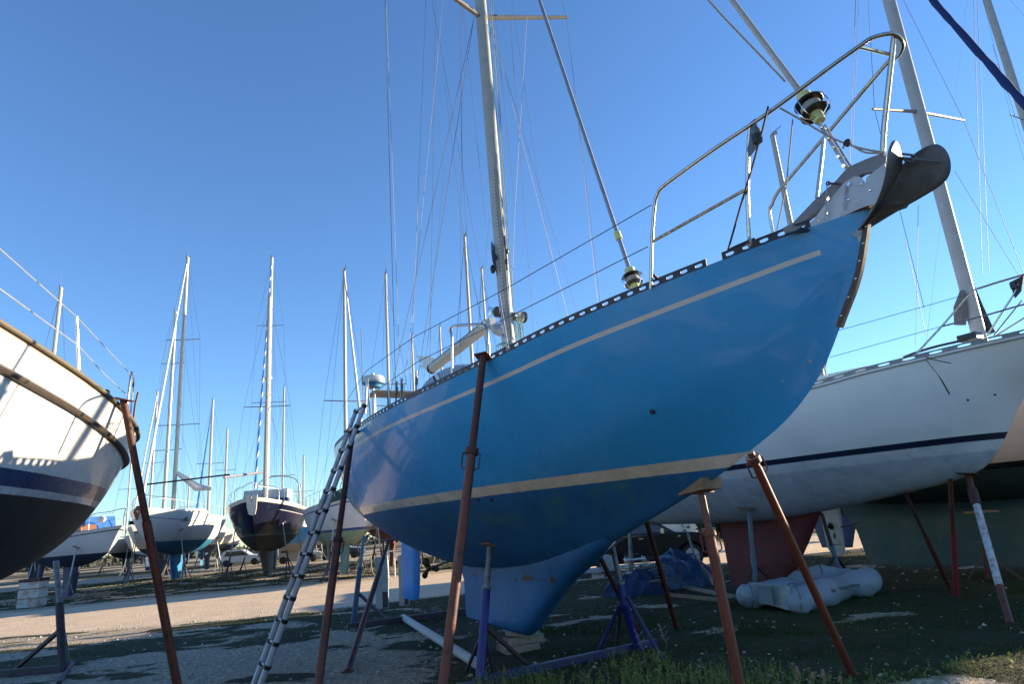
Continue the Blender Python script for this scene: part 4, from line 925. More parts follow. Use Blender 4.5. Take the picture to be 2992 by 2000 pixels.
def stands(F, bs, k, desc, wl, dr, m=grey_st, pos=((1.6, 1), (1.6, -1), (7.4, 1), (7.4, -1)), group='stands', zc=None, ex=None, zs=None):
    nm = {(0, 1): 'left bow', (0, -1): 'right bow', (1, 1): 'left stern', (1, -1): 'right stern'}
    for (s, sg) in pos:
        s *= k; y = sg*bs(s)*.72; Z0 = zc(s); h = .72**(1/ex(s)); z = Z0+(zs(s)-Z0)*h-.03
        foot = F.world((s, y*1.35, 0)); top = Vector(F.world((s, y, z)))-foot
        o = empty('boat_stand', 'stand under the %s of %s' % (nm[(1 if s > 4*k else 0, sg)], desc), 'boat stand', foot, 0, group)
        MB().tube([top*.42, top], .03, 8).build('inner_tube', galvl, o); MB().tube([Vector((0, 0, .3)), top*.5], .042, 8).build('post', m, o)
        for j in range(3):
            a = j*2.094+.4; MB().tube([top*.4, Vector((math.cos(a)*.42, math.sin(a)*.42, 0))], .022, 6).build('leg', m, o)
        MB().box(top, (.28, .22, .03), M=Matrix.Rotation(R(20)*sg, 3, 'Y')).build('pad', wood, o, smooth=False)

def grp(n): return n
G_ST = 'steel stands under the yachts across the gravel road'
# --- B2: white yacht with light blue bottom
def ex2(o, F, zs, bs, k, zm, xm):
    for sg in (1, -1):
        s = 1.5*k; MB().box((s, sg*bs(s)*.955, zs(s)-.42), (.42, .07, .2), rz=-sg*.34).build('port_light', glass, o, smooth=False)
    a0 = MB().tube([(-1.1, .15, zs(0)+.1), (-1.35, .12, zs(0)-.15), (-1.3, .1, zs(0)-.55)], [.14, .16, .04], 8).build('rusty_anchor', M('rust_anchor', (.2, .08, .03), .8), o)
    zb = zs(xm)+2.1; MB().tube([(xm-.2, 1.7, zb-.2), (xm-.2, -3.2, zb+.1)], .05, 6).build('deck_pole', black, o)
    MB().tube([(xm, 0, zb+.5), (xm+.3, -1.2, zb-.5), (xm+.5, -2., zb-.6)], [.1, .25, .12], 8).build('bundled_sail', sailw, o)
d2 = 'the light blue bottomed yacht'
r2 = yacht('white_sailboat', 'white yacht with light blue bottom and fin keel, bow towards the road', (506, 1480), 40.5, 99, L=10.2, bm=2.0, fb=1.45, wl=2.35, dr=.75, hullc=(.66, .66, .66), boot=(.6, .62, .66), anti=(.02, .16, .30), top=(552, 753), furl=sailw, spreads=(.33, .66), keelc=(.02, .17, .34), sheer=[(.45, .48, (.1, .1, .12), -9)], mr=.13, ms=.36, extra=ex2)
stands(r2[1], r2[3], r2[6], d2, 2.35, .75, zc=r2[4], ex=r2[5], zs=r2[2], group=G_ST)
# --- B4: navy yacht
def ex4(o, F, zs, bs, k, zm, xm):
    z0 = zs(1)
    P = []
    t = MB()
    for s in [-.95*k+.06*i for i in range(2)]: pass
    for sg in (1, -1): side = None
    MB().prism([Vector((-1.12, .27, zs(0)+.2)), Vector((-1.12, -.27, zs(0)+.2)), Vector((-.95, -.22, zs(0)-.4)), Vector((-.82, -.15, zs(0)-.7)), Vector((-.8, 0, zs(0)-.76)), Vector((-.82, .15, zs(0)-.7)), Vector((-.95, .22, zs(0)-.4))], (.14, 0, 0)).build('bow_guard', cream, o)
    MB().prism([Vector((3.2*k, 0, z0+.1)), Vector((3.6*k, 0, z0+.85)), Vector((6.2*k, 0, z0+.95)), Vector((6.5*k, 0, z0+.1))], (0, 2.3, 0)).build('spray_hood', M('clear_vinyl', (.42, .44, .45), .2, c2=(.6, .58, .5), vs=1.5), o, smooth=False)
    MB().prism([Vector((2.3*k, 0, z0-.05)), Vector((2.5*k, 0, z0+.3)), Vector((3.4*k, 0, z0+.32)), Vector((3.5*k, 0, z0-.05))], (0, 2.6, 0)).build('hatch_cover', canvasn, o, smooth=False)
    MB().tube([(2.0*k, 1.9, z0+1.5), (5*k, .1, z0+2.0)], .07, 8).build('spinnaker_pole', alumd, o)
    MB().tube(arc_pts([(9*k, 1.3, z0), (8.9*k, 1.25, z0+1.5), (8.9*k, .6, z0+2.0), (8.9*k, -.6, z0+2.0), (8.9*k, -1.25, z0+1.5), (9*k, -1.3, z0)], 3), .03, 6).build('stern_arch', steel, o)
    sprite = None
r4 = yacht('navy_sailboat', 'dark navy yacht with cream deck edge and white bow guard, bow towards the road', (775, 1440), 37.6, 103, L=9.6, bm=2.05, fb=1.5, wl=2.2, dr=.8, hullc=(.003, .006, .028), boot=(.05, .09, .10), anti=(.02, .03, .028), top=(787, 868), furl=None, spreads=(.46,), keel='long', keelc=(.03, .035, .03), sheer=[(.0, .17, (.62, .58, .48), -9), (.42, .45, (.5, .5, .5), .6)], mr=.14, ms=.36, extra=ex4)
stands(r4[1], r4[3], r4[6], 'the dark navy yacht', 2.2, .8, m=dark_st, zc=r4[4], ex=r4[5], zs=r4[2], group=G_ST)
# --- B4 neighbour with blue and white striped furled sail
stripe = NT('striped_sail'); v_ = stripe.obj(); sp_ = stripe.n('ShaderNodeSeparateXYZ'); stripe.l(v_, sp_.inputs[0])
ph = stripe.math('FRACT', stripe.math('ADD', stripe.math('MULTIPLY', sp_.outputs[2], .9), stripe.math('MULTIPLY', sp_.outputs[1], 3.)))
stripe.l(stripe.mix(stripe.math('GREATER_THAN', ph, .72), (.015, .12, .42), (.62, .62, .62)), stripe.b.inputs['Base Color']); stripe.b.inputs['Roughness'].default_value = .8
def ex4b(o, F, zs, bs, k, zm, xm):
    z = zs(xm)+(zm-zs(xm))*.5; MB().lathe([(.1, 0), (.3, .02), (.3, .2), (.1, .25)], (xm-.5, 0, z), (0, 0, 1), 12).build('radar', white, o)
    MB().box((xm-.2, 0, z-1.1), (.3, .5, .06)).build('bracket', white, o)
yacht('white_sailboat', 'tall masted yacht with blue and white striped furled sail, behind the navy yacht', (779, 1440), 50, 102, L=11, bm=2., fb=1.4, wl=2.2, hullc=(.6, .58, .52), top=(811, 752), furl=stripe.m, spreads=(.42, .72), mr=.15, det=1, extra=ex4b, ms=.36)
# --- B1: small white yacht with dark blue bottom behind the left yacht
def ex1(o, F, zs, bs, k, zm, xm):
    z0 = zs(1*k)
    MB().prism([Vector((1.1*k, 0, z0)), Vector((1.3*k, 0, z0+.6)), Vector((2.2*k, 0, z0+.4)), Vector((2.8*k, 0, z0))], (0, 1.2, 0)).build('sail_bag', canvasb, o, smooth=False)
    MB().box((1.9*k, .5, z0+.15), (1.4, .6, .22)).build('hatch_board', M('varnish', (.25, .08, .03), .4), o, smooth=False)
    MB().sphere((.5*k, .2, z0+.45), .16, 8, 6, (1.6, 1, .9)).build('bundled_sail', sailw, o)
r1 = yacht('white_sailboat', 'small white yacht with dark blue bottom, partly behind the left yacht', (238, 1500), 31, 143, L=8.0, bm=1.3, fb=.85, wl=1.93, dr=.5, hullc=(.55, .56, .6), anti=(.012, .022, .06), top=None, keel='fin', keelc=(.012, .02, .06), sheer=[(.13, .17, (.03, .03, .03), -9)], ms=.40, extra=ex1)
stands(r1[1], r1[3], r1[6], 'the small dark blue bottomed yacht', 1.9, .5, zc=r1[4], ex=r1[5], zs=r1[2], group=G_ST, pos=((1.6, 1), (6.6, 1)))
# --- B5: white and green yacht under the blue stern
def ex5(o, F, zs, bs, k, zm, xm):
    z0 = zs(0)
    mb = MB(); n = 14
    for i in range(n+1):
        s = -.6*k+i*(3.2*k/n); b = bs(s)*1.02+.02; zz = zs(s)
        for j in range(9): a = math.pi*j/8; mb.v.append((s, b*math.cos(a), zz-.12+(.62+.06*math.sin(i*2.))*math.sin(a)**.8))
    for i in range(n):
        for j in range(8): q = i*9+j; mb.f.append((q, q+1, q+10, q+9))
    mb.f.append(tuple(range(9))); mb.build('deck_cover', canvasg, o)
    fc = bpy.data.curves.new('lettering', 'FONT'); fc.body = 'GUS'; fc.size = .34; fc.extrude = .006; fc.space_character = 1.25
    ft = bpy.data.objects.new('lettering', fc); COL.objects.link(ft)
    me = bpy.data.meshes.new_from_object(ft, depsgraph=bpy.context.evaluated_depsgraph_get()); bpy.data.objects.remove(ft)
    me.materials.clear(); me.materials.append(black); me.name = 'lettering'
    lo = bpy.data.objects.new('lettering', me); COL.objects.link(lo); lo.parent = o
    H5 = (zs, bs, zc5(k), ex5t(k), .22); q = hit(F, H5, 966, 1500, side=-1); q2 = hit(F, H5, 990, 1497, side=-1); u = (q2-q); u.z = 0; u.normalize()
    nrm = Vector((u.y, -u.x, 0)); q = q+nrm*.03
    lo.matrix_local = Matrix(((u.x, 0, nrm.x, q.x), (u.y, 0, nrm.y, q.y), (0, 1, 0, q.z), (0, 0, 0, 1)))
zc5 = lambda k: gen_tables(8.6, 1.6, 1.2, 2.05, .62)[2]
ex5t = lambda k: gen_tables(8.6, 1.6, 1.2, 2.05, .62)[3]
r5 = yacht('white_sailboat', 'white yacht with pale green bottom and dark green deck cover behind the ladder', (1010, 1285), 31.5, 116, L=8.6, bm=1.6, fb=1.2, wl=2.05, dr=.62, hullc=(.55, .56, .58), boot=(.03, .07, .22), anti=(.22, .30, .22), top=(1008.5, 790), furl=sailw, spreads=(.42,), keelc=(.2, .26, .2), sheer=[(.22, .27, (.02, .05, .15), -9)], mr=.1, ms=.4, extra=ex5)
stands(r5[1], r5[3], r5[6], 'the pale green bottomed yacht', 2., .6, m=dark_st, zc=r5[4], ex=r5[5], zs=r5[2], group=G_ST)
# --- yachts whose masts stand behind the blue one
far_list = [
 ('white_sailboat', 'yacht whose mast shows over the left rail', (150, 1100), 42, 104, (174, 842), dict(L=10, spreads=(.3, .62), mr=.15, det=1, ms=.38)),
 ('white_sailboat', 'yacht with rusty red bottom', (1137, 1190), 37, 108, (1119, 800), dict(L=8.5, anti=(.16, .03, .02), furl=None, spreads=(.5,), mr=.1, keelc=(.12, .03, .02))),
 ('white_sailboat', 'tall masted yacht left of the blue mast', (1380, 1064), 33, 112, (1359, 690), dict(L=9, spreads=(.42,), mr=.11, furl=None, boom=canvasb)),
 ('white_sailboat', 'short masted yacht close to the blue mast', (1415, 900), 47, 112, (1402, 785), dict(L=9, spreads=(.5,), mr=.11)),
 ('white_sailboat', 'yacht with mast above the white wheelhouse', (1289, 1045), 55, 110, (1284, 955), dict(L=9, spreads=(.5,), mr=.12)),
 ('white_sailboat', 'yacht with mast seen over the solar panel', (1210, 1150), 44, 110, (1202, 980), dict(L=8.5, spreads=(.6,), mr=.09)),
 ('white_sailboat', 'second row yacht behind the light blue bottom', (481, 1440), 50, 98, (526, 911), dict(L=10, spreads=(.35, .75), mr=.14, boom=sailw)),
 ('white_sailboat', 'slim masted yacht left of the light blue bottom', (446, 1360), 68, 100, (462, 1145), dict(L=9, spreads=(.5,), mr=.12, furl=sailw, boom=canvasn)),
 ('white_sailboat', 'yacht with bright blue furled sail', (612, 1400), 56, 104, (620, 1170), dict(L=9, furl=canvasb, spreads=(.5,), mr=.12)),
 ('white_sailboat', 'pole masted yacht left of the navy one', (659, 1400), 74, 104, (666, 1255), dict(L=9, spreads=(.6,), mr=.13)),
 ('white_sailboat', 'thin masted yacht right of the striped sail', (826, 1400), 62, 106, (828, 1130), dict(L=9, spreads=(.35,), mr=.1, hullc=(.7, .55, .45))),
 ('white_sailboat', 'distant yacht between the navy one and the ladder', (886, 1480), 76, 106, (884, 1333), dict(L=9, spreads=(.5,), mr=.11, hullc=(.6, .5, .42))),
 ('white_sailboat', 'far yacht beside the T-topped red prop', (372, 1500), 70, 100, (382, 1285), dict(L=9, spreads=(.5,), mr=.1)),
 ('white_sailboat', 'far short masted yacht left of the navy one', (545, 1560), 88, 100, (549, 1390), dict(L=9, spreads=(.5,), mr=.11, hullc=(.62, .5, .42))),
 ('blue_sailboat', 'far yacht with sky blue hull', (872, 1560), 60, 165, (868, 1420), dict(L=7, hullc=(.03, .2, .5), spreads=(.5,), mr=.08, anti=(.25, .25, .25), wl=1.7)),
 ('white_sailboat', 'yacht with stubby grey mast framed by the blue bow pulpit', (2325, 730), 23, 118, (2259, 394), dict(L=8.6, spreads=(.5,), mr=.125, rig=False, wl=1.9, fb=1.1)),
]
for nm, lab, mp, Y, ang, top, kw in far_list:
    d_ = dict(hullc=(.58, .57, .55), det=0, rails=True, ms=.4); d_.update(kw)
    if d_.get('anti') is None: d_['anti'] = (.02, .05, .12)
    rr_ = yacht(nm, lab, mp, Y, ang, top=top, **d_)
    if Y > 30: stands(rr_[1], rr_[3], rr_[6], 'the '+lab, d_.get('wl', 2.1), .6, m=RNG.choice([grey_st, dark_st, rustd, blue_st]) if False else (grey_st, dark_st, rustd, blue_st)[int(Y) % 4], zc=rr_[4], ex=rr_[5], zs=rr_[2], group='steel stands under the distant yachts', pos=((1.6, 1), (7.4, -1)) if Y > 60 else ((1.6, 1), (1.6, -1), (7.4, 1)))
# yacht out to the right whose mast crosses the top right corner
P4 = atY(2992, 340, 21.5)
F4 = yacht('white_sailboat', 'yacht mostly out of the picture whose mast crosses the top right corner', (2992, 340), 21.5, 120, L=10, bm=1.8, fb=1.2, wl=2.2, top=(2830, -130), spreads=(.3, .6), mr=.17, det=0, rails=False)

# ================================================================== stand and props of the right hand yachts
G_R = 'props and stands under the right hand yachts'
def tripod(name, label, foot, top, hub, legs, m1, m2, mleg, r=.05, pad=None, group=G_R):
    o = empty(name, label, 'boat stand', (foot.x, foot.y, 0), 0, group); b = Vector((foot.x, foot.y, 0)); T = top-b; H = Vector((0, 0, 0)).lerp(T, hub)
    MB().tube([H*.9, T], r*.8, 12).build('inner_tube', m2, o); MB().tube([Vector((0, 0, .02)), H*1.02], r, 12).build('post', m1, o)
    MB().tube([H+Vector((-.16, 0, .02)), H+Vector((.2, 0, .04))], .011, 6).build('pin', galv, o)
    for p in legs: MB().beam(H*.75, p-b+Vector((0, 0, .03)), .05, .04).build('leg', mleg, o, smooth=False)
    if pad: MB().box(T+Vector((0, 0, .02)), pad[0], M=pad[1]).build('pad', pad[2], o, smooth=False)
    return o
lightb = M('pale_blue_steel', (.16, .25, .32), .5, .2, c2=(.12, .13, .14), vs=6, var=.4)
f_ = gnd(2212, 1745); tripod('boat_stand', 'pale blue grey tripod stand in front of the red keel', f_, FR.world(hit(FR, HR, 2188, 1488)), .5, [gnd(2155, 1748), gnd(2292, 1735), gnd(2230, 1700)], lightb, lightb, M('brown_leg', (.09, .04, .035), .7), r=.055, pad=((.42, .25, .03), Matrix.Rotation(R(10), 3, 'X'), wood))
f_ = gnd(1848, 1728); tripod('boat_stand', 'grey tube tripod stand beside the car front door, behind the blue cradle', f_, atY(1840, 1560, f_.y+.05), .6, [gnd(1790, 1735), gnd(1925, 1720)], grey_st, grey_st, grey_st, r=.06)
f_ = gnd(2462, 1702); tripod('boat_stand', 'blue footed stand behind the dinghy and right of the red keel', f_, atY(2400, 1500, f_.y+.2), .5, [gnd(2392, 1712), gnd(2490, 1690)], M('steel_blue2', (.10, .18, .28), .5), dark_st, dark_st, r=.05)
f_ = gnd(2052, 1700); tripod('boat_stand', 'slanting grey stand by the front wheel of the car', f_, atY(2010, 1560, f_.y+.6), .5, [gnd(2010, 1705), gnd(2100, 1690)], grey_st, grey_st, dark_st, r=.04)
prop('steel_prop', 'dark red prop slanting under the hull middle of the right white yacht', FR.world(hit(FR, HR, 2645, 1442)), gnd(2778, 1725), [(0, .5, .03, rustd, 'inner_tube'), (.45, 1, .042, rust, 'outer_tube')], ((0, 0, 1), .3, rustd), None, group=G_R)
prop('steel_prop', 'upright red prop under the forward hull of the right white yacht', FR.world(hit(FR, HR, 2776, 1400)), gnd(2795, 1745), [(0, .5, .036, rust, 'inner_tube'), (.45, 1, .044, M('red_paint2', (.26, .03, .03), .6), 'outer_tube')], None, None, group=G_R)
prop('steel_prop', 'chipped white prop with red ends at the bow of the right white yacht', FR.world(hit(FR, HR, 2828, 1388)), gnd(2952, 1826), [(0, .26, .046, rust, 'inner_tube'), (.12, .24, .07, rustd, 'screw_head'), (.24, .78, .05, M('chipped_white', (.50, .52, .54), .6, c2=(.25, .12, .07), vs=9, var=.5), 'white_sleeve'), (.74, 1, .046, rust, 'outer_tube')], ((.2, 0, 1), .32, rustd), None, group=G_R)
f_ = gnd(2888, 1700); tripod('boat_stand', 'rusty tripod stand against the grey green keel', f_, atY(2868, 1500, f_.y), .55, [gnd(2828, 1700), gnd(2990, 1700)], rustd, grey_st, M('brown_leg2', (.10, .06, .05), .8), r=.045, pad=((.5, .3, .03), Matrix.Rotation(.05, 3, 'X'), wood))

# ================================================================== dinghy
dg = gnd(2330, 1800); dgo = empty('inflatable_dinghy', 'half deflated grey inflatable dinghy lying on the grass behind the slim red prop', 'dinghy', dg, 0)
far_ = gnd(2188, 1785)-dg; bowp = gnd(2590, 1748)-dg
ax_ = Vector((bowp.x, bowp.y, 0)); ax_.normalize(); 
def lump(pts, rad, name, seed, flat=.8, n=18):
    P = arc_pts(pts, 12); N = len(P); mb = MB(); mb.tube(P, [rad(i/(N-1)) for i in range(N)], n, flat=1)
    vs = []
    for v in mb.v:
        q = Vector(v); k = noise.noise(q*2.2+Vector((seed, 0, 0)))*.10+(1-abs(noise.noise(q*4.5+Vector((seed, 3, 0))))*2.2)*.035+(1-abs(noise.noise(q*9+Vector((seed, 3, 5))))*2.2)*.014-.03
        q = q*(1)+Vector((noise.noise(q*2+Vector((9, 0, seed))), noise.noise(q*2+Vector((0, 9, seed))), 0))*.05; q.z = max(.0, q.z*flat+k*.8); vs.append(tuple(q))
    mb.v = vs; return mb.build(name, dinghym, dgo)
far_s, near_s = Vector((far_.x, far_.y+.1, .24)), Vector((0, .15, .24))
bo = Vector((bowp.x, bowp.y+.35, .26))
rad = lambda t: .27*(.35+.65*min(1, t*7))*(1 if t < .9 else .95)
lump([near_s-ax_*.05, near_s+ax_*.5, bo+Vector((-.7, -.25, 0)), bo+Vector((-.1, .05, .03)), bo+Vector((-.1, .55, .06)), bo+Vector((-.6, .85, .06)), far_s+ax_*1.2, far_s+ax_*.4, far_s-ax_*.12], lambda t: .25*min(1, .3+t*12, .3+(1-t)*10), 'tube', 1.3, .85, 30)
MB().prism([near_s+Vector((.02, 0, -.2)), near_s+Vector((-.0, .05, .18)), far_s+Vector((.1, 0, .2)), far_s+Vector((.2, 0, -.12))], (.04, .03, 0)).build('transom', M('transom_board', (.42, .46, .48), .6), dgo, smooth=False)
mid_ = near_s.lerp(far_s, .45)
MB().prism([near_s.lerp(far_s, .35)+Vector((-.03, -.03, -.12)), near_s.lerp(far_s, .35)+Vector((-.03, -.03, .17)), near_s.lerp(far_s, .65)+Vector((-.03, -.03, .17)), near_s.lerp(far_s, .65)+Vector((-.03, -.03, -.12))], (.02, .02, 0)).build('motor_pad', M('pad_grey', (.2, .23, .25), .7), dgo, smooth=False)
mb = MB(); flp = [near_s+ax_*.1, near_s+ax_*1.6, far_s+ax_*1.6, far_s+ax_*.1]
mb.prism([p+Vector((0, 0, .02)) for p in flp], (0, 0, .03)); mb.build('floor', dinghym, dgo, smooth=False)
for t in (.45, .62, .8):
    q = near_s.lerp(bo+Vector((-.3, -.2, 0)), t)+Vector((0, -.245, .02))
    MB().box(q, (.16, .03, .05), rz=.1).build('grab_handle', M('patch_dark', (.10, .12, .13), .7), dgo)
for s_ in (0, 1): mb = MB(); q = (far_s, near_s)[s_]; mb.tube([q+ax_*.08+Vector((.272*math.cos(a)*0, -.262*math.cos(a), .225*math.sin(a))) for a in [i*.35 for i in range(18)]], .008, 4); mb.build('tube_band', M('band_dark', (.08, .09, .1), .7), dgo)
line('grab_line', sag(near_s+ax_*1.+Vector((0, .2, .26)), bo+Vector((-.8, .3, .3)), -.08, 8), .01, roped, dgo)

# ================================================================== car
car = empty('parked_car', 'dark four-wheel-drive car parked on the gravel between the cradle and the red keel', 'car', Vector((2.5, 22.5, 0))-Vector((.95, 0, 0)), R(1.5))
cpaint = M('car_paint', (.006, .008, .011), .35, coat=.35, var=.1, bump=0, spec=.25)
def arch(cx, r=.43, n=9): return [(cx+r*math.cos(a), .36+r*math.sin(a)) for a in [math.pi*(i/(n-1)) for i in range(n)]]
prof = [(.12, .38), (.02, .6), (.0, .95), (.06, 1.12), (3.25, 1.14), (3.8, 1.10), (4.25, 1.02), (4.42, .9), (4.5, .7), (4.46, .4), (4.3, .30)]+[(x, z) for x, z in arch(3.7)]+[(3.2, .30), (1.45, .30)]+[(x, z) for x, z in arch(.95)]+[(.45, .32)]
body = MB().prism([Vector((x, .93, z)) for x, z in prof], (0, 1.86, 0)).build('body', cpaint, car, smooth=False)
bv = body.modifiers.new('b', 'BEVEL'); bv.width = .05; bv.segments = 3; bv.limit_method = 'ANGLE'; bv.angle_limit = R(50)
cab = [(.08, 1.1), (.28, 1.62), (.5, 1.72), (1.3, 1.80), (2.05, 1.77), (2.4, 1.68), (3.28, 1.12)]
mb = MB(); A = [Vector((x, .06+(.16 if z > 1.3 else 0), z)) for x, z in cab]; B_ = [Vector((x, 1.80-(.16 if z > 1.3 else 0), z)) for x, z in cab]; n = len(cab)
mb.add(A+B_, [tuple(range(n)), tuple(range(n, 2*n))[::-1]]+[(i, (i+1) % n, n+(i+1) % n, n+i) for i in range(n)])
cb = mb.build('cabin', cpaint, car, smooth=False)
def cw(pts, nm='side_window'):
    P = [Vector((x, .06+.16*(z-1.12)/.5-.012, z)) for x, z in pts]; MB().prism(P, (0, .012, 0)).build(nm, M('car_glass', (.05, .06, .06), .05, coat=1., bump=0), cb, smooth=False)
cw([(1.72, 1.16), (1.72, 1.66), (2.05, 1.66), (2.38, 1.58), (3.05, 1.17)]); cw([(.95, 1.16), (.95, 1.66), (1.62, 1.68), (1.62, 1.16)]); cw([(.3, 1.2), (.42, 1.58), (.85, 1.64), (.85, 1.18)])
MB().tube([(.3, .2, 1.78), (.5, .2, 1.83), (1.9, .2, 1.84), (2.1, .2, 1.78)], .02, 6).build('roof_rail', alumd, cb)
MB().box((2.3, 1.0, .5), (4.2, 1.3, .5)).build('underbody', black, car)
for x in (.95, 3.7):
    w_ = MB().lathe([(.22, -.0), (.33, .0), (.365, .03), (.365, .2), (.33, .24), (.1, .24)], (x, .24, .365), (0, -1, 0), 28).build('wheel', M('tyre', (.014, .014, .014), .8), car)
    mb = MB(); mb.lathe([(.2, 0), (.235, .005), (.24, .02), (.2, .03)], (x, .02, .365), (0, -1, 0), 24)
    for j in range(6):
        a = j*math.pi/3+.3; d = Vector((math.cos(a), 0, math.sin(a))); mb.beam(Vector((x, .0, .365))+d*.04, Vector((x, .0, .365))+d*.225, .03, .065, up=(0, 1, 0))
    mb.lathe([(.05, 0), (.05, .03), (.03, .035)], (x, .01, .365), (0, -1, 0), 12); mb.build('rim', galvl, w_)
for x in (.45, 1.05, 2.0): 
    if x > .5: MB().box((x+.1, -.005, 1.0), (.16, .03, .035)).build('door_handle', chrome, body)
MB().box((2.78, -.1, 1.2), (.1, .2, .15)).build('wing_mirror', chrome, body); MB().box((3.35, -.004, 1.0), (.09, .01, .05)).build('side_badge', galvl, body)
MB().box((4.36, .2, .86), (.2, .34, .14)).build('headlight', M('headlamp', (.4, .42, .45), .1, coat=1.), body)
MB().box((2.3, -.02, .38), (1.7, .06, .1)).build('side_step', black, body)
for x in (.95+.06, 1.68, 2.9): MB().box((x, -.001, .75), (.008, .006, .7)).build('door_seam', black, body)

# ================================================================== tarp heap, boards, frames
def heap(name, label, cat, c, sx, sy, h, m, seed, rz=0, sharp=1.):
    mb = MB(); nx, ny = 90, 60
    for j in range(ny+1):
        for i in range(nx+1):
            u, v = i/nx*2-1, j/ny*2-1; r_ = math.sqrt(u*u+v*v); e = max(0, 1-r_**2.4)
            p = Vector((u*2.1+seed, v*2.1, seed)); rd_ = 1-abs(noise.noise(p*.9))*1.7; z = h*e**.6*(.45+.5*rd_+.3*noise.noise(p*.7)); z += (1-abs(noise.noise(p*3.4))*2)*.035*e+(1-abs(noise.noise(p*7+Vector((0, noise.noise(p*2)*2, 0))))*2)*.022*e
            mb.v.append((u*sx+.1*noise.noise(p*2), v*sy+.1*noise.noise(p*2+Vector((5, 5, 5))), max(.005, z)))
    for j in range(ny):
        for i in range(nx): a = j*(nx+1)+i; mb.f.append((a, a+1, a+nx+2, a+nx+1))
    o = mb.build(name, m, None, ang=30); o.location = c; o.rotation_euler = (0, 0, rz); return tag(o, label, cat)
tarpm = M('tarp_blue', (.01, .055, .14), .45, c2=(.006, .025, .075), vs=3, bump=.5, coat=.2)
heap('blue_tarpaulin', 'crumpled blue tarpaulin heap behind the bow prop', 'tarpaulin', gnd(1985, 1722)+Vector((0, .6, 0)), 1.05, .8, .85, tarpm, 3.1)
heap('blue_tarpaulin', 'low blue netting and sheet bundle left of the tarpaulin heap', 'tarpaulin', gnd(1868, 1742)+Vector((0, .3, 0)), .75, .5, .5, M('net_blue', (.01, .035, .11), .8, c2=(.015, .02, .03), vs=8, bump=1.), 8.4)
def at_root(name, label, cat, p, rz=0): return empty(name, label, cat, (p.x, p.y, 0), rz)
o = at_root('hose_coil', 'tangle of beige hose lying on the blue bundle', 'hose', gnd(1890, 1738)); mb = MB()
for k in range(7):
    c = Vector((RNG.uniform(-.35, .4), RNG.uniform(-.1, .4), .12+.08*k)); r_ = RNG.uniform(.22, .38); tl_ = RNG.uniform(-.5, .5)
    mb.tube([c+Vector((r_*math.cos(a), r_*math.sin(a)*.9, r_*math.sin(a)*tl_+.05)) for a in [i*.45+k for i in range(14)]], .012, 5)
mb.build('hose', M('hose_beige', (.25, .2, .13), .7), o)
for k, (p0, p1, lab) in enumerate((((2000, 1722), (2148, 1752), 'long weathered plank on the grass in front of the red keel'), ((1955, 1745), (2110, 1762), 'shorter dark plank on the grass below the long one'))):
    a, b = gnd(*p0), gnd(*p1); o = at_root('plank', lab, 'plank', a); MB().beam(Vector((0, 0, .04)), b-a+Vector((0, 0, .04)), .16, .05).build('board', woodp if k == 0 else wood, o, smooth=False)
# boat trolley and frames under the car side
a = gnd(1700, 1694); o = at_root('boat_trolley', 'low galvanised trolley frame on the grass behind the blue keel', 'trolley', a, .05)
mb = MB(); mb.beam((-.3, 0, .18), (2.3, .05, .22), .05, .06); mb.beam((-.2, .8, .2), (2.3, .85, .24), .05, .06); mb.build('side_rail', galvl, o, smooth=False)
for x in (-.25, .6, 1.4, 2.2): MB().beam((x, 0, .2), (x, .85, .22), .05, .05).build('cross_bar', galvl, o, smooth=False)
for x in (.1, .9): MB().box((x, .0, .08), (.4, .12, .14)).build('support_block', dark_st, o, smooth=False)
a = gnd(1850, 1728)+Vector((-.1, -.3, 0)); o = at_root('metal_rack', 'small white metal rack on the grass beside the grey tripod stand', 'rack', a)
mb = MB()
for x in (0, .42):
    for y in (0, .35): mb.tube([(x, y, 0), (x, y, .78)], .016, 6)
mb.build('frame', white, o)
for z in (.08, .42, .72): MB().box((.21, .17, z), (.5, .4, .02)).build('shelf', white, o, smooth=False)
MB().box((.22, .17, .2), (.3, .26, .2)).build('storage_box', black, o)
# grey slab posts and pipe frame under the blue stern
for (px, pb, pt, wd, lab) in ((1118, 1782, 1628, .30, 'left of two tall grey slab posts under the blue stern, with a hose on it'), (1182, 1772, 1622, .24, 'right of two tall grey slab posts, beside the blue rudder')):
    p = gnd(px, pb); hgt = atY(px, pt, p.y).z; o = at_root('slab_post', lab, 'post', p, .1)
    MB().box((0, 0, hgt/2), (wd, .16, hgt)).build('slab', concrete, o, smooth=False); MB().box((wd*.25, -.085, .22), (wd*.4, .02, .36)).build('dark_panel', dark_st, o, smooth=False)
p = gnd(1112, 1775)-Vector((0, .15, 0)); o = at_root('garden_hose', 'thin yellow hose hanging down the left slab post', 'hose', p)
MB().tube(arc_pts([(-.2, 0, 1.3), (-.15, -.05, .9), (-.08, -.05, .75), (.05, -.08, .5), (.1, -.06, .2), (.12, -.1, .02)], 4), .012, 6).build('hose', M('hose_yellow', (.30, .28, .08), .6), o)
p = gnd(1146, 1692); o = at_root('pipe_frame', 'white pipe frame standing on the gravel behind the slab posts', 'frame', p)
MB().tube(arc_pts([(-.1, 0, .02), (-.15, 0, .05), (-.15, 0, 1.0), (0, 0, 1.08), (.1, 0, 1.0), (.12, 0, .05)], 3), .03, 8).build('pipe', white, o)
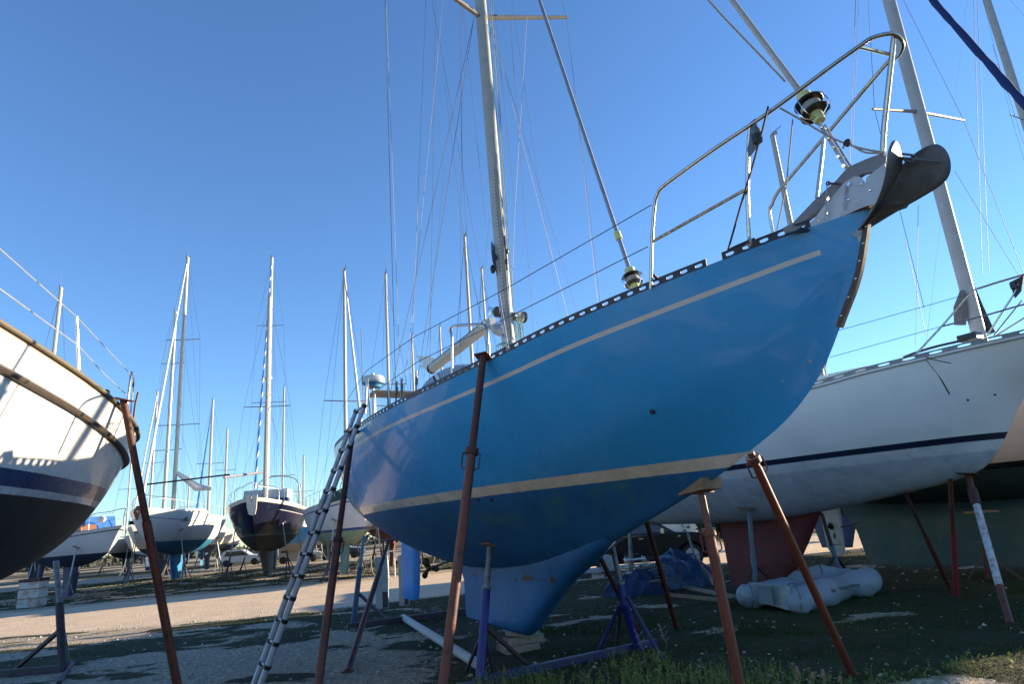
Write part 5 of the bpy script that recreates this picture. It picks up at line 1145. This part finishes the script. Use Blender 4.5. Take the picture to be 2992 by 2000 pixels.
# rope bundle hanging under the pale green yacht
p = gnd(1005, 1682); o = at_root('rope_bundle', 'pink and grey tangle of rope on the ground by the pale green bottomed yacht', 'rope', p); mb = MB()
for k in range(9):
    c = Vector((RNG.uniform(-.12, .12), 0, .15+.04*k)); mb.tube([c+Vector((.2*math.cos(a), .1*math.sin(a), .12*math.sin(a*1.3+k))) for a in [i*.5 for i in range(13)]], .018, 5)
mb.build('rope', M('pink_rope', (.35, .28, .32), .85), o)
# rusty white tank at the left
p = gnd(92, 1776); o = at_root('storage_tank', 'rust streaked white square tank at the far left edge of the road', 'tank', p, .12)
hgt = atY(92, 1702, p.y).z; tm_ = M('tank_white', (.50, .49, .45), .7, c2=(.3, .14, .06), vs=3.5, var=.4, bump=.5)
MB().box((0, 0, hgt/2), (.78, .7, hgt)).build('shell', tm_, o, smooth=False)
for z in (.35, .72, .99): 
    if z < hgt: MB().box((0, 0, z), (.82, .74, .03)).build('hoop', M('rust_band', (.25, .11, .05), .8), o, smooth=False)
MB().box((0, 0, hgt+.06), (.8, .72, .12)).build('lid', rustd, o, smooth=False)
for i, (px, py, h_, lab) in enumerate(((98, 1726, 1.0, 'left of two pale upright panels beyond the rusty tank'), (114, 1724, 1.0, 'right of two pale upright panels beyond the rusty tank'))):
    p = gnd(px, py); o = at_root('upright_panel', lab, 'panel', p); MB().box((0, 0, h_/2), (.22, .1, h_)).build('panel', concrete, o, smooth=False); MB().box((0, 0, h_+.03), (.26, .14, .06)).build('panel_cap', galvl, o, smooth=False)
# boards under B1
p = gnd(260, 1748); o = at_root('timber_pile', 'pale boards stacked on the grass under the small dark blue bottomed yacht', 'timber', p, .25)
for k, (dx, dy, dz, L) in enumerate(((0, 0, .05, 1.8), (.2, .2, .05, 2.2), (.5, .05, .14, 1.2), (-.7, -.1, .04, 1.4))): MB().box((dx, dy, dz), (L, .2, .08), rz=.1*k).build('board', woodp, o, smooth=False)
# white pickup behind and other far vehicles
def mini_car(name, label, px, py, c, rz, L=4.2, h=1.5):
    p = gnd(px, py); o = empty(name, label, 'car', p, rz); m = M('mc%.2f%.2f' % c[:2], c, .3, coat=.6)
    pr_ = [(0, .35), (.0, .85), (.15, .95), (.5, h-.08), (.8, h), (2.3, h), (3.0, .98), (4.0, .86), (4.2, .6), (4.15, .33)]
    bd = MB().prism([Vector((x*L/4.2, 0, z)) for x, z in pr_], (0, 1.7, 0)).build('body', m, o, smooth=False); bv = bd.modifiers.new('b', 'BEVEL'); bv.width = .08; bv.segments = 2
    for sg in (-1, 1):
        MB().prism([Vector((x*L/4.2, sg*.852, z)) for x, z in ((.6, .95), (.8, h-.12), (2.2, h-.12), (2.8, .97))], (0, .012, 0)).build('side_window', glass, bd, smooth=False)
        for x in (.8, 3.35): MB().lathe([(.2, 0), (.31, 0), (.32, .04), (.32, .16), (.2, .2)], (x*L/4.2, sg*.7, .32), (0, sg, 0), 16).build('wheel', _mc['tyre'], o)
    return o
mini_car('parked_car', 'white car parked beyond the road, left of the navy yacht keel', 640, 1660, (.5, .52, .52), .2)
mini_car('parked_car', 'dark car parked beyond the road, behind the pale green bottomed yacht', 930, 1640, (.015, .017, .02), .1)
mini_car('parked_car', 'pale grey car parked beyond the road, right of the navy yacht keel', 800, 1652, (.3, .32, .34), .3)
# low building far right
p = gnd(2010, 1612); o = empty('shed', 'low cream shed with ochre door on the gravel beyond the dark car', 'shed', (p.x, p.y+14, 0), .1)
MB().box((0, 0, 1.25), (7, 3, 2.5)).build('wall', cream, o, smooth=False); MB().prism([Vector((-3.7, 0, 2.5)), Vector((0, 0, 3.2)), Vector((3.7, 0, 2.5))], (0, 3.3, 0)).build('roof', galvl, o, smooth=False)
MB().box((-2.1, -1.51, 1.05), (1., .04, 2.0)).build('door', M('ochre', (.35, .15, .04), .7), o, smooth=False); MB().box((1.2, -1.51, 1.5), (1.2, .04, .8)).build('window', glass, o, smooth=False)

# ================================================================== ground
def vnoise(x, y, seed=0):
    xi, yi = np.floor(x).astype(np.int64), np.floor(y).astype(np.int64); fx, fy = x-xi, y-yi
    def h(i, j):
        n = (i*374761393+j*668265263+seed*982451653) & 0xffffffff; n = ((n ^ (n >> 13))*1274126177) & 0xffffffff; return ((n ^ (n >> 16)) & 0xffff)/65535.
    u, v = fx*fx*(3-2*fx), fy*fy*(3-2*fy)
    return (h(xi, yi)*(1-u)+h(xi+1, yi)*u)*(1-v)+(h(xi, yi+1)*(1-u)+h(xi+1, yi+1)*u)*v
def fbm(x, y, seed=0, o=4):
    s = 0; a = .5; t = 0
    for k in range(o): s = s+a*vnoise(x*2**k, y*2**k, seed+k); t += a; a *= .55
    return s/t
def roadlo(x): return np.interp(x, [-60, -13, -9, -6.9, -3.5, -2, 2, 8, 40], [14.5, 17.6, 17.4, 17.6, 19.0, 19.6, 21.2, 23.4, 34])
def roadhi(x): return np.interp(x, [-60, -19.5, -12.3, -3.4, 4, 12, 40], [17.5, 25.9, 28.1, 30.6, 33, 36, 45])
def r2lo(x): return 45+.28*(x+24)*1.0+0*x
def sstep(x, a, b): t = np.clip((x-a)/(b-a), 0, 1); return t*t*(3-2*t)
def grass(x, y):
    n = fbm(x*.8, y*1.1, 1, 5); n2 = fbm(x*.6+9, y*1.15, 5, 5)
    left = np.clip((n2-.47)*6+.15, 0, 1)*(y < roadlo(x)+.3)
    rgt = np.clip((n-.22)*7, 0, 1)
    w_ = sstep(x+.12*(y-8), -2.6, .2)
    near = left*(1-w_)+rgt*w_*(y < roadlo(x)+.3)
    near = np.maximum(near, np.clip((n-.3)*6, 0, 1)*sstep(x-(y-8)*.0, -6.5, -4.5)*sstep(y, 12, 13.5)*(y < roadlo(x)+.1)*.9)
    far = np.clip((n-.38)*6, 0, 1)*sstep(y, roadhi(x)+.4, roadhi(x)+3.2)*(1-sstep(y, 52+.25*(x+20), 54+.25*(x+20))*(1-sstep(y, 66+.25*(x+20), 68+.25*(x+20))))
    g = np.where(y < (roadlo(x)+roadhi(x))/2, near, far)
    edge = sstep(y, roadlo(x)-.5, roadlo(x)+.3)*(y < roadhi(x)); return g*(1-edge)
def axis(fine0, fine1, step, lo, hi):
    a = list(np.arange(fine0, fine1, step)); s = step; x = fine0; L = []
    while x > lo: s *= 1.18; x -= s; L.append(x)
    s = step; x = a[-1]; Rr_ = []
    while x < hi: s *= 1.18; x += s; Rr_.append(x)
    return np.array(L[::-1]+a+Rr_)
xs = axis(-22, 14, .14, -600, 600); ys = axis(4.5, 36, .14, -300, 900)
XX, YY = np.meshgrid(xs, ys); gm = grass(XX, YY)
zz = (fbm(XX*1.5, YY*1.5, 11, 4)-.5)*.05+gm*.012; zz *= (YY < 60); rm = ((YY > roadlo(XX)-.1) & (YY < roadhi(XX)+.1)); zz = np.where(rm, (fbm(XX*.8, YY*.8, 12, 3)-.5)*.02, zz)
me = bpy.data.meshes.new('ground'); nx, ny = len(xs), len(ys)
co = np.stack([XX, YY, zz], -1).reshape(-1, 3).astype(np.float32)
ii = (np.arange(ny-1)[:, None]*nx+np.arange(nx-1)[None, :]).ravel(); fc = np.stack([ii, ii+1, ii+nx+1, ii+nx], -1).astype(np.int32)
me.vertices.add(len(co)); me.vertices.foreach_set('co', co.ravel()); me.loops.add(fc.size); me.loops.foreach_set('vertex_index', fc.ravel())
me.polygons.add(len(fc)); me.polygons.foreach_set('loop_start', np.arange(0, fc.size, 4, dtype=np.int32)); me.polygons.foreach_set('use_smooth', [True]*len(fc)); me.update(calc_edges=True)
at = me.attributes.new('grass', 'FLOAT', 'POINT'); at.data.foreach_set('value', gm.ravel().astype(np.float32))
at = me.attributes.new('road', 'FLOAT', 'POINT'); at.data.foreach_set('value', (sstep(YY, roadlo(XX)-.3, roadlo(XX)+.5)*(1-sstep(YY, roadhi(XX)-.4, roadhi(XX)+.9))).ravel().astype(np.float32))
t = NT('ground_mat'); v = t.obj(); ga = t.n('ShaderNodeAttribute', attribute_name='grass').outputs['Fac']; ra = t.n('ShaderNodeAttribute', attribute_name='road').outputs['Fac']
vo = t.n('ShaderNodeTexVoronoi'); t.l(v, vo.inputs['Vector']); vo.inputs['Scale'].default_value = 28; vc = t.n('ShaderNodeSeparateXYZ'); t.l(vo.outputs['Color'], vc.inputs[0])
n1 = t.noise(v, 1.1, 7, .62); n2 = t.noise(v, 9, 6, .7)
g1 = t.mix(t.step(n2, .35, .68), (.27, .215, .15), (.43, .355, .265)); g1 = t.mix(t.step(vc.outputs[0], .88, .97), g1, (.58, .52, .43)); g1 = t.mix(t.math('MULTIPLY', t.step(vc.outputs[1], .85, .98), .7), g1, (.16, .135, .10))
rdc = t.mix(t.step(n1, .3, .7), (.56, .43, .295), (.68, .53, .37)); rdc = t.mix(t.math('MULTIPLY', t.step(n2, .5, .75), .4), rdc, (.38, .31, .24)); g1 = t.mix(t.math('MULTIPLY', ra, .85), g1, rdc)
soil = t.mix(t.step(n2, .35, .65), (.026, .026, .014), (.055, .050, .028)); soil = t.mix(t.math('MULTIPLY', t.step(t.noise(v, 3.2, 5, .6), .45, .6), .8), soil, (.022, .038, .010))
gf = t.step(t.math('ADD', ga, t.math('MULTIPLY', t.math('SUBTRACT', t.noise(v, 5.5, 7, .72), .5), 1.3)), .36, .62)
t.l(t.mix(gf, g1, soil), t.b.inputs['Base Color']); t.b.inputs['Roughness'].default_value = .95; t.b.inputs['Specular IOR Level'].default_value = .2
hb = t.math('ADD', t.math('MULTIPLY', vo.outputs['Distance'], -.5), t.math('MULTIPLY', n2, 1.3)); t.bump(hb, 1., .03)
me.materials.append(t.m); go = bpy.data.objects.new('ground', me); COL.objects.link(go); tag(go, 'gravel yard with grass patches and pale road', kind='structure')

def mesh_np(name, V, Fc, m, smooth=False, attr=None):
    me = bpy.data.meshes.new(name); V = V.astype(np.float32); k = Fc.shape[1]
    me.vertices.add(len(V)); me.vertices.foreach_set('co', V.ravel()); me.loops.add(Fc.size); me.loops.foreach_set('vertex_index', Fc.astype(np.int32).ravel())
    me.polygons.add(len(Fc)); me.polygons.foreach_set('loop_start', np.arange(0, Fc.size, k, dtype=np.int32)); me.update(calc_edges=True)
    if attr is not None: a = me.attributes.new('tint', 'FLOAT', 'POINT'); a.data.foreach_set('value', attr.astype(np.float32))
    me.materials.append(m); o = bpy.data.objects.new(name, me); COL.objects.link(o); return o
t = NT('grass_blades'); ta = t.n('ShaderNodeAttribute', attribute_name='tint').outputs['Fac']; cr_ = t.n('ShaderNodeValToRGB'); t.l(ta, cr_.inputs[0])
el = cr_.color_ramp.elements; el[0].color = (.022, .045, .009, 1); el[1].color = (.13, .11, .05, 1); e = el.new(.6); e.color = (.045, .075, .015, 1)
t.l(cr_.outputs[0], t.b.inputs['Base Color']); t.b.inputs['Roughness'].default_value = .7; t.b.inputs['Specular IOR Level'].default_value = .2; gmat = t.m
def blades(N, x0, x1, y0, y1, h0, h1, wd, pw=1., mask=None):
    x = RNG.uniform(x0, x1, N); y = y0+(y1-y0)*RNG.uniform(0, 1, N)**pw; k = np.abs(x) < y*.86+1.5; x, y = x[k], y[k]
    g = grass(x, y)*(.35+.9*fbm(x*3, y*3, 31, 3)); k = RNG.uniform(0, 1, len(x)) < g*1.3-.12; x, y = x[k], y[k]; n = len(x)
    h = RNG.uniform(h0, h1, n)*(.6+.8*fbm(x*1.3, y*1.3, 41, 3)); a = RNG.uniform(0, 6.283, n); l = RNG.uniform(-.5, .5, (n, 2))*h[:, None]; ww = wd*(1+y/14)
    b = np.stack([x, y, np.zeros(n)-.01], -1); dx = np.stack([np.cos(a)*ww, np.sin(a)*ww, np.zeros(n)], -1)
    m_ = b+np.stack([l[:, 0]*.4, l[:, 1]*.4, h*.6], -1); tp = b+np.stack([l[:, 0], l[:, 1], h], -1)
    V = np.stack([b-dx, b+dx, m_+dx*.7, tp, m_-dx*.7], 1).reshape(-1, 3); F_ = np.arange(n*5).reshape(n, 5)
    tint = np.repeat(np.clip(RNG.normal(.42, .25, n)+(fbm(x*.7, y*.7, 51, 3)-.5)*1.2, 0, 1), 5); return V, F_, tint
Vs, Fs, Ts = [], [], []; off_ = 0
for args in ((60000, -8, 0, 6.5, 13.5, .012, .04, .0022, 1.2), (110000, 0, 9, 6.5, 13.5, .02, .06, .0022, 1.2), (90000, -14, 13, 13, 24, .015, .05, .004), (60000, -45, 22, 24, 60, .03, .10, .008)):
    V, F_, T_ = blades(*args); Vs.append(V); Fs.append(F_+off_); Ts.append(T_); off_ += len(V)
gr = mesh_np('grass', np.concatenate(Vs), np.concatenate(Fs), gmat, attr=np.concatenate(Ts)); tag(gr, 'thin dark green grass over the gravel yard', 'grass', kind='stuff')
# loose stones
N = 12000; x = RNG.uniform(-16, 12, N); y = 6.8+RNG.uniform(0, 1, N)**1.5*18; k = (np.abs(x) < y*.85+1) & (RNG.uniform(0, 1, N) < .35+.65*(fbm(x*1.2, y*1.2, 61, 3) > .52)) & ~((y > roadlo(x)+.6) & (y < roadhi(x)-.6)); x, y = x[k], y[k]; N = len(x)
s_ = .008+.03*RNG.uniform(0, 1, N)**4; u8 = np.array([[1, 0, 0], [.3, .9, 0], [-.8, .6, 0], [-.9, -.4, 0], [.2, -1, 0], [.1, .1, .7], [0, 0, -.5]])
V = (u8[None]*RNG.uniform(.7, 1.3, (N, 7, 3))*s_[:, None, None]); c = np.stack([x, y, s_*.25], -1); V = (V+c[:, None]).reshape(-1, 3)
f7 = np.array([[0, 1, 5], [1, 2, 5], [2, 3, 5], [3, 4, 5], [4, 0, 5], [1, 0, 6], [2, 1, 6], [3, 2, 6], [4, 3, 6], [0, 4, 6]]); F_ = (f7[None]+(np.arange(N)*7)[:, None, None]).reshape(-1, 3)
t = NT('stone_mat'); ta = t.n('ShaderNodeAttribute', attribute_name='tint').outputs['Fac']; t.l(t.mix(ta, (.22, .2, .17), (.5, .48, .44)), t.b.inputs['Base Color']); t.b.inputs['Roughness'].default_value = .9
st_ = mesh_np('loose_stones', V, F_, t.m, attr=np.repeat(RNG.uniform(0, 1, N), 7)); tag(st_, 'loose pale stones scattered over the yard', 'stones', kind='stuff')
# weeds along the bottom edge
def weed_np(n, cx, cy, rx, ry, h0, h1, seed):
    r = np.random.default_rng(seed); V, F_, T_ = [], [], []; o = 0
    for k in range(n):
        bx, by = cx+r.uniform(-rx, rx), cy+r.uniform(-ry, ry); h = r.uniform(h0, h1); lx, ly = r.uniform(-.35, .35, 2)*h; tn = r.uniform(0, 1)
        st = [np.array([bx+lx*t*t, by+ly*t*t, h*t]) for t in (0, .35, .7, 1)]
        for i in range(3):
            w1 = np.array([.0018, .0006, 0]); V += [st[i]-w1, st[i]+w1, st[i+1]+w1*.7, st[i+1]-w1*.7]; F_.append([o, o+1, o+2, o+3]); T_ += [tn*.5+.4]*4; o += 4
        for j in range(int(5+h*34)):
            t = r.uniform(.12, 1); p = np.array([bx+lx*t*t, by+ly*t*t, h*t]); a = r.uniform(0, 6.28); L = r.uniform(.015, .045)*(1.15-t*.5); up = r.uniform(-.1, .9)
            d = np.array([math.cos(a), math.sin(a), up])*L; s2 = np.array([-math.sin(a), math.cos(a), 0])*L*.3
            V += [p, p+d*.5+s2, p+d, p+d*.5-s2]; F_.append([o, o+1, o+2, o+3]); T_ += [min(1, max(0, r.normal(.3+.45*tn, .2)))]*4; o += 4
    return np.array(V), np.array(F_), np.array(T_)
t = NT('weed_leaf'); ta = t.n('ShaderNodeAttribute', attribute_name='tint').outputs['Fac']; cr_ = t.n('ShaderNodeValToRGB'); t.l(ta, cr_.inputs[0])
el = cr_.color_ramp.elements; el[0].color = (.08, .14, .02, 1); el[1].color = (.38, .30, .12, 1); e = el.new(.6); e.color = (.19, .25, .04, 1)
t.l(cr_.outputs[0], t.b.inputs['Base Color']); t.b.inputs['Roughness'].default_value = .6
tr_n = t.n('ShaderNodeBsdfTranslucent'); t.l(cr_.outputs[0], tr_n.inputs[0]); mx = t.n('ShaderNodeMixShader'); mx.inputs[0].default_value = .35; t.l(t.b.outputs[0], mx.inputs[1]); t.l(tr_n.outputs[0], mx.inputs[2]); t.l(mx.outputs[0], t.t.nodes['Material Output'].inputs[0]); wm = t.m
Vs, Fs, Ts = [], [], []; off_ = 0
for (n, cx, cy, rx, ry, h0, h1, sd_) in ((150, .9, 7.7, .9, .35, .05, .20, 1), (110, -.3, 7.9, .45, .3, .05, .22, 2), (200, 1.7, 7.3, .8, .4, .08, .26, 3), (120, 2.6, 7.0, .8, .4, .04, .14, 4), (150, 5.0, 7.3, 1.4, .35, .04, .12, 5), (90, .2, 8.4, 1.0, .4, .03, .12, 6), (60, -1.2, 8.0, .7, .3, .03, .09, 7), (70, 1.15, 8.5, .4, .3, .08, .24, 8)):
    V, F_, T_ = weed_np(n, cx, cy, rx, ry, h0, h1, sd_); Vs.append(V); Fs.append(F_+off_); Ts.append(T_); off_ += len(V)
wo = mesh_np('weeds', np.concatenate(Vs), np.concatenate(Fs), wm, attr=np.concatenate(Ts)); tag(wo, 'low leafy weeds in the foreground grass', 'weeds', kind='stuff')
yel = M('flower_yellow', (.75, .42, .01), .6); dry = M('dry_stalk', (.32, .22, .13), .8); wht = M('flower_white', (.5, .5, .46), .7)
def stalk(label, px, py, h, kind, lean=(0, 0), seed=0):
    p = gnd(px, py); o = empty('wild_plant', label, 'plant', p, 0, 'wild plants along the bottom edge'); r = np.random.default_rng(seed)
    top = Vector((lean[0], lean[1], h)); P = [Vector((0, 0, 0)), top*.5+Vector((-lean[0]*.2, 0, 0)), top]
    MB().tube(arc_pts(P, 3), .0028, 5).build('stem', dry if kind != 'yellow' else wm, o)
    if kind == 'yellow':
        mb = MB()
        for j in range(7): a = j*.9; mb.add([top, top+Vector((math.cos(a)*.012, math.sin(a)*.012, .008)), top+Vector((math.cos(a+.4)*.016, math.sin(a+.4)*.016, .0)), top+Vector((math.cos(a+.8)*.012, math.sin(a+.8)*.012, .008))], [(0, 1, 2, 3)])
        mb.build('flower', yel, o)
    elif kind == 'seed':
        mb = MB()
        for j in range(60):
            t = .45+.55*j/60; q = top*t; a = j*2.4; mb.sphere(q+Vector((math.cos(a), math.sin(a), .4))*(.022*(1.25-t)+.004), .0038, 5, 4)
        mb.build('seed_head', M('seed_pink', (.42, .26, .17), .8), o)
    else:
        mb = MB()
        for j in range(9): t = .3+.7*j/9; a = j*2.1; q = top*t; mb.tube([q, q+Vector((math.cos(a)*.05, math.sin(a)*.05, .05))], .0015, 4); mb.sphere(q+Vector((math.cos(a)*.05, math.sin(a)*.05, .05)), .006, 5, 4)
        mb.build('seed_head', wht, o)
for args in (('tall bare twig with pale buds at the foot of the blue cradle post', 1424, 1995, .24, 'twig', (-.04, 0), 1), ('dry pinkish seed stalk, left of the cluster near the bottom right', 2338, 2012, .19, 'seed', (.0, 0), 2), ('dry pinkish seed stalk, tallest beside the slim prop at the bottom', 2410, 2012, .16, 'seed', (.01, 0), 3), ('short dry seed stalk, middle of the cluster near the bottom right', 2378, 2010, .13, 'seed', (.01, 0), 4), ('short dry seed stalk furthest right near the bottom edge', 2456, 2010, .09, 'seed', (.01, 0), 5),
             ('yellow flower at the foot of the blue cradle front post', 1380, 1995, .07, 'yellow', (0, 0), 6), ('yellow flower just right of the blue cradle front post', 1442, 2000, .06, 'yellow', (0, 0), 7), ('yellow flower under the middle of the blue base beam', 1720, 1994, .07, 'yellow', (0, 0), 8), ('yellow flower in the weeds right of the cradle', 1930, 1960, .10, 'yellow', (0, 0), 9), ('thin dry stalk rising in front of the right cradle foot', 1886, 1930, .34, 'twig', (-.08, 0), 10), ('thin dry stalk between the cradle and the bow prop', 1950, 1900, .3, 'twig', (-.06, 0), 11)): stalk(*args)
# distant shrubs
def shrub(label, px, Y, h, w_, seed):
    P = atY(px, 1500, Y); o = empty('shrub', label, 'shrub', (P.x, Y, 0)); r = np.random.default_rng(seed); n = 900
    u = r.normal(0, 1, (n, 3)); u /= np.linalg.norm(u, axis=1)[:, None]; rad_ = (.45+.55*r.uniform(0, 1, n)**.5)*(.75+.5*np.array([noise.noise(Vector(q)*1.7+Vector((seed, 0, 0))) for q in u]))
    c = u*rad_[:, None]*np.array([w_/2, w_/2, h/2])+np.array([0, 0, h*.55]); a = r.normal(0, 1, (n, 3))*.10; b = r.normal(0, 1, (n, 3))*.10
    V = np.stack([c-a, c-b, c+a, c+b], 1).reshape(-1, 3); k = mesh_np('crown', V, np.arange(n*4).reshape(n, 4), M('shrub%d' % (seed % 3), [(.06, .07, .03), (.14, .09, .03), (.04, .06, .03)][seed % 3], .8), ); k.parent = o
    MB().tube([(0, 0, 0), (.05, 0, h*.6)], [.07, .03], 6).build('trunk', wood, o)
for args in (('autumn brown shrub seen between the red keel and the grey green keel', 2465, 32, 1.9, 1.6, 1), ('dark shrub on the gravel beyond the dark car bonnet', 2085, 42, 1.6, 2.4, 2), ('dark shrub beyond the blue tarpaulin heap', 1985, 46, 2.0, 2.4, 3)): shrub(*args)
# far hedge line
n = 9000; r = np.random.default_rng(5); ang_ = r.uniform(-1.0, 1.0, n); D = 190+r.uniform(-10, 10, n); X = np.sin(ang_)*D; Yv = np.cos(ang_)*D; Z = r.uniform(0, 1, n)*(.6+3.2*fbm(X*.06+30, Yv*.0+1, 71, 3)); a = r.normal(0, .32, (n, 3)); b = r.normal(0, .32, (n, 3)); c = np.stack([X, Yv, Z], -1)
V = np.stack([c-a, c-b, c+a, c+b], 1).reshape(-1, 3); hd = mesh_np('tree_line', V, np.arange(n*4).reshape(n, 4), M('hedge', (.05, .055, .035), .9)); tag(hd, 'low dark line of far trees beyond the yard', 'trees', kind='stuff')
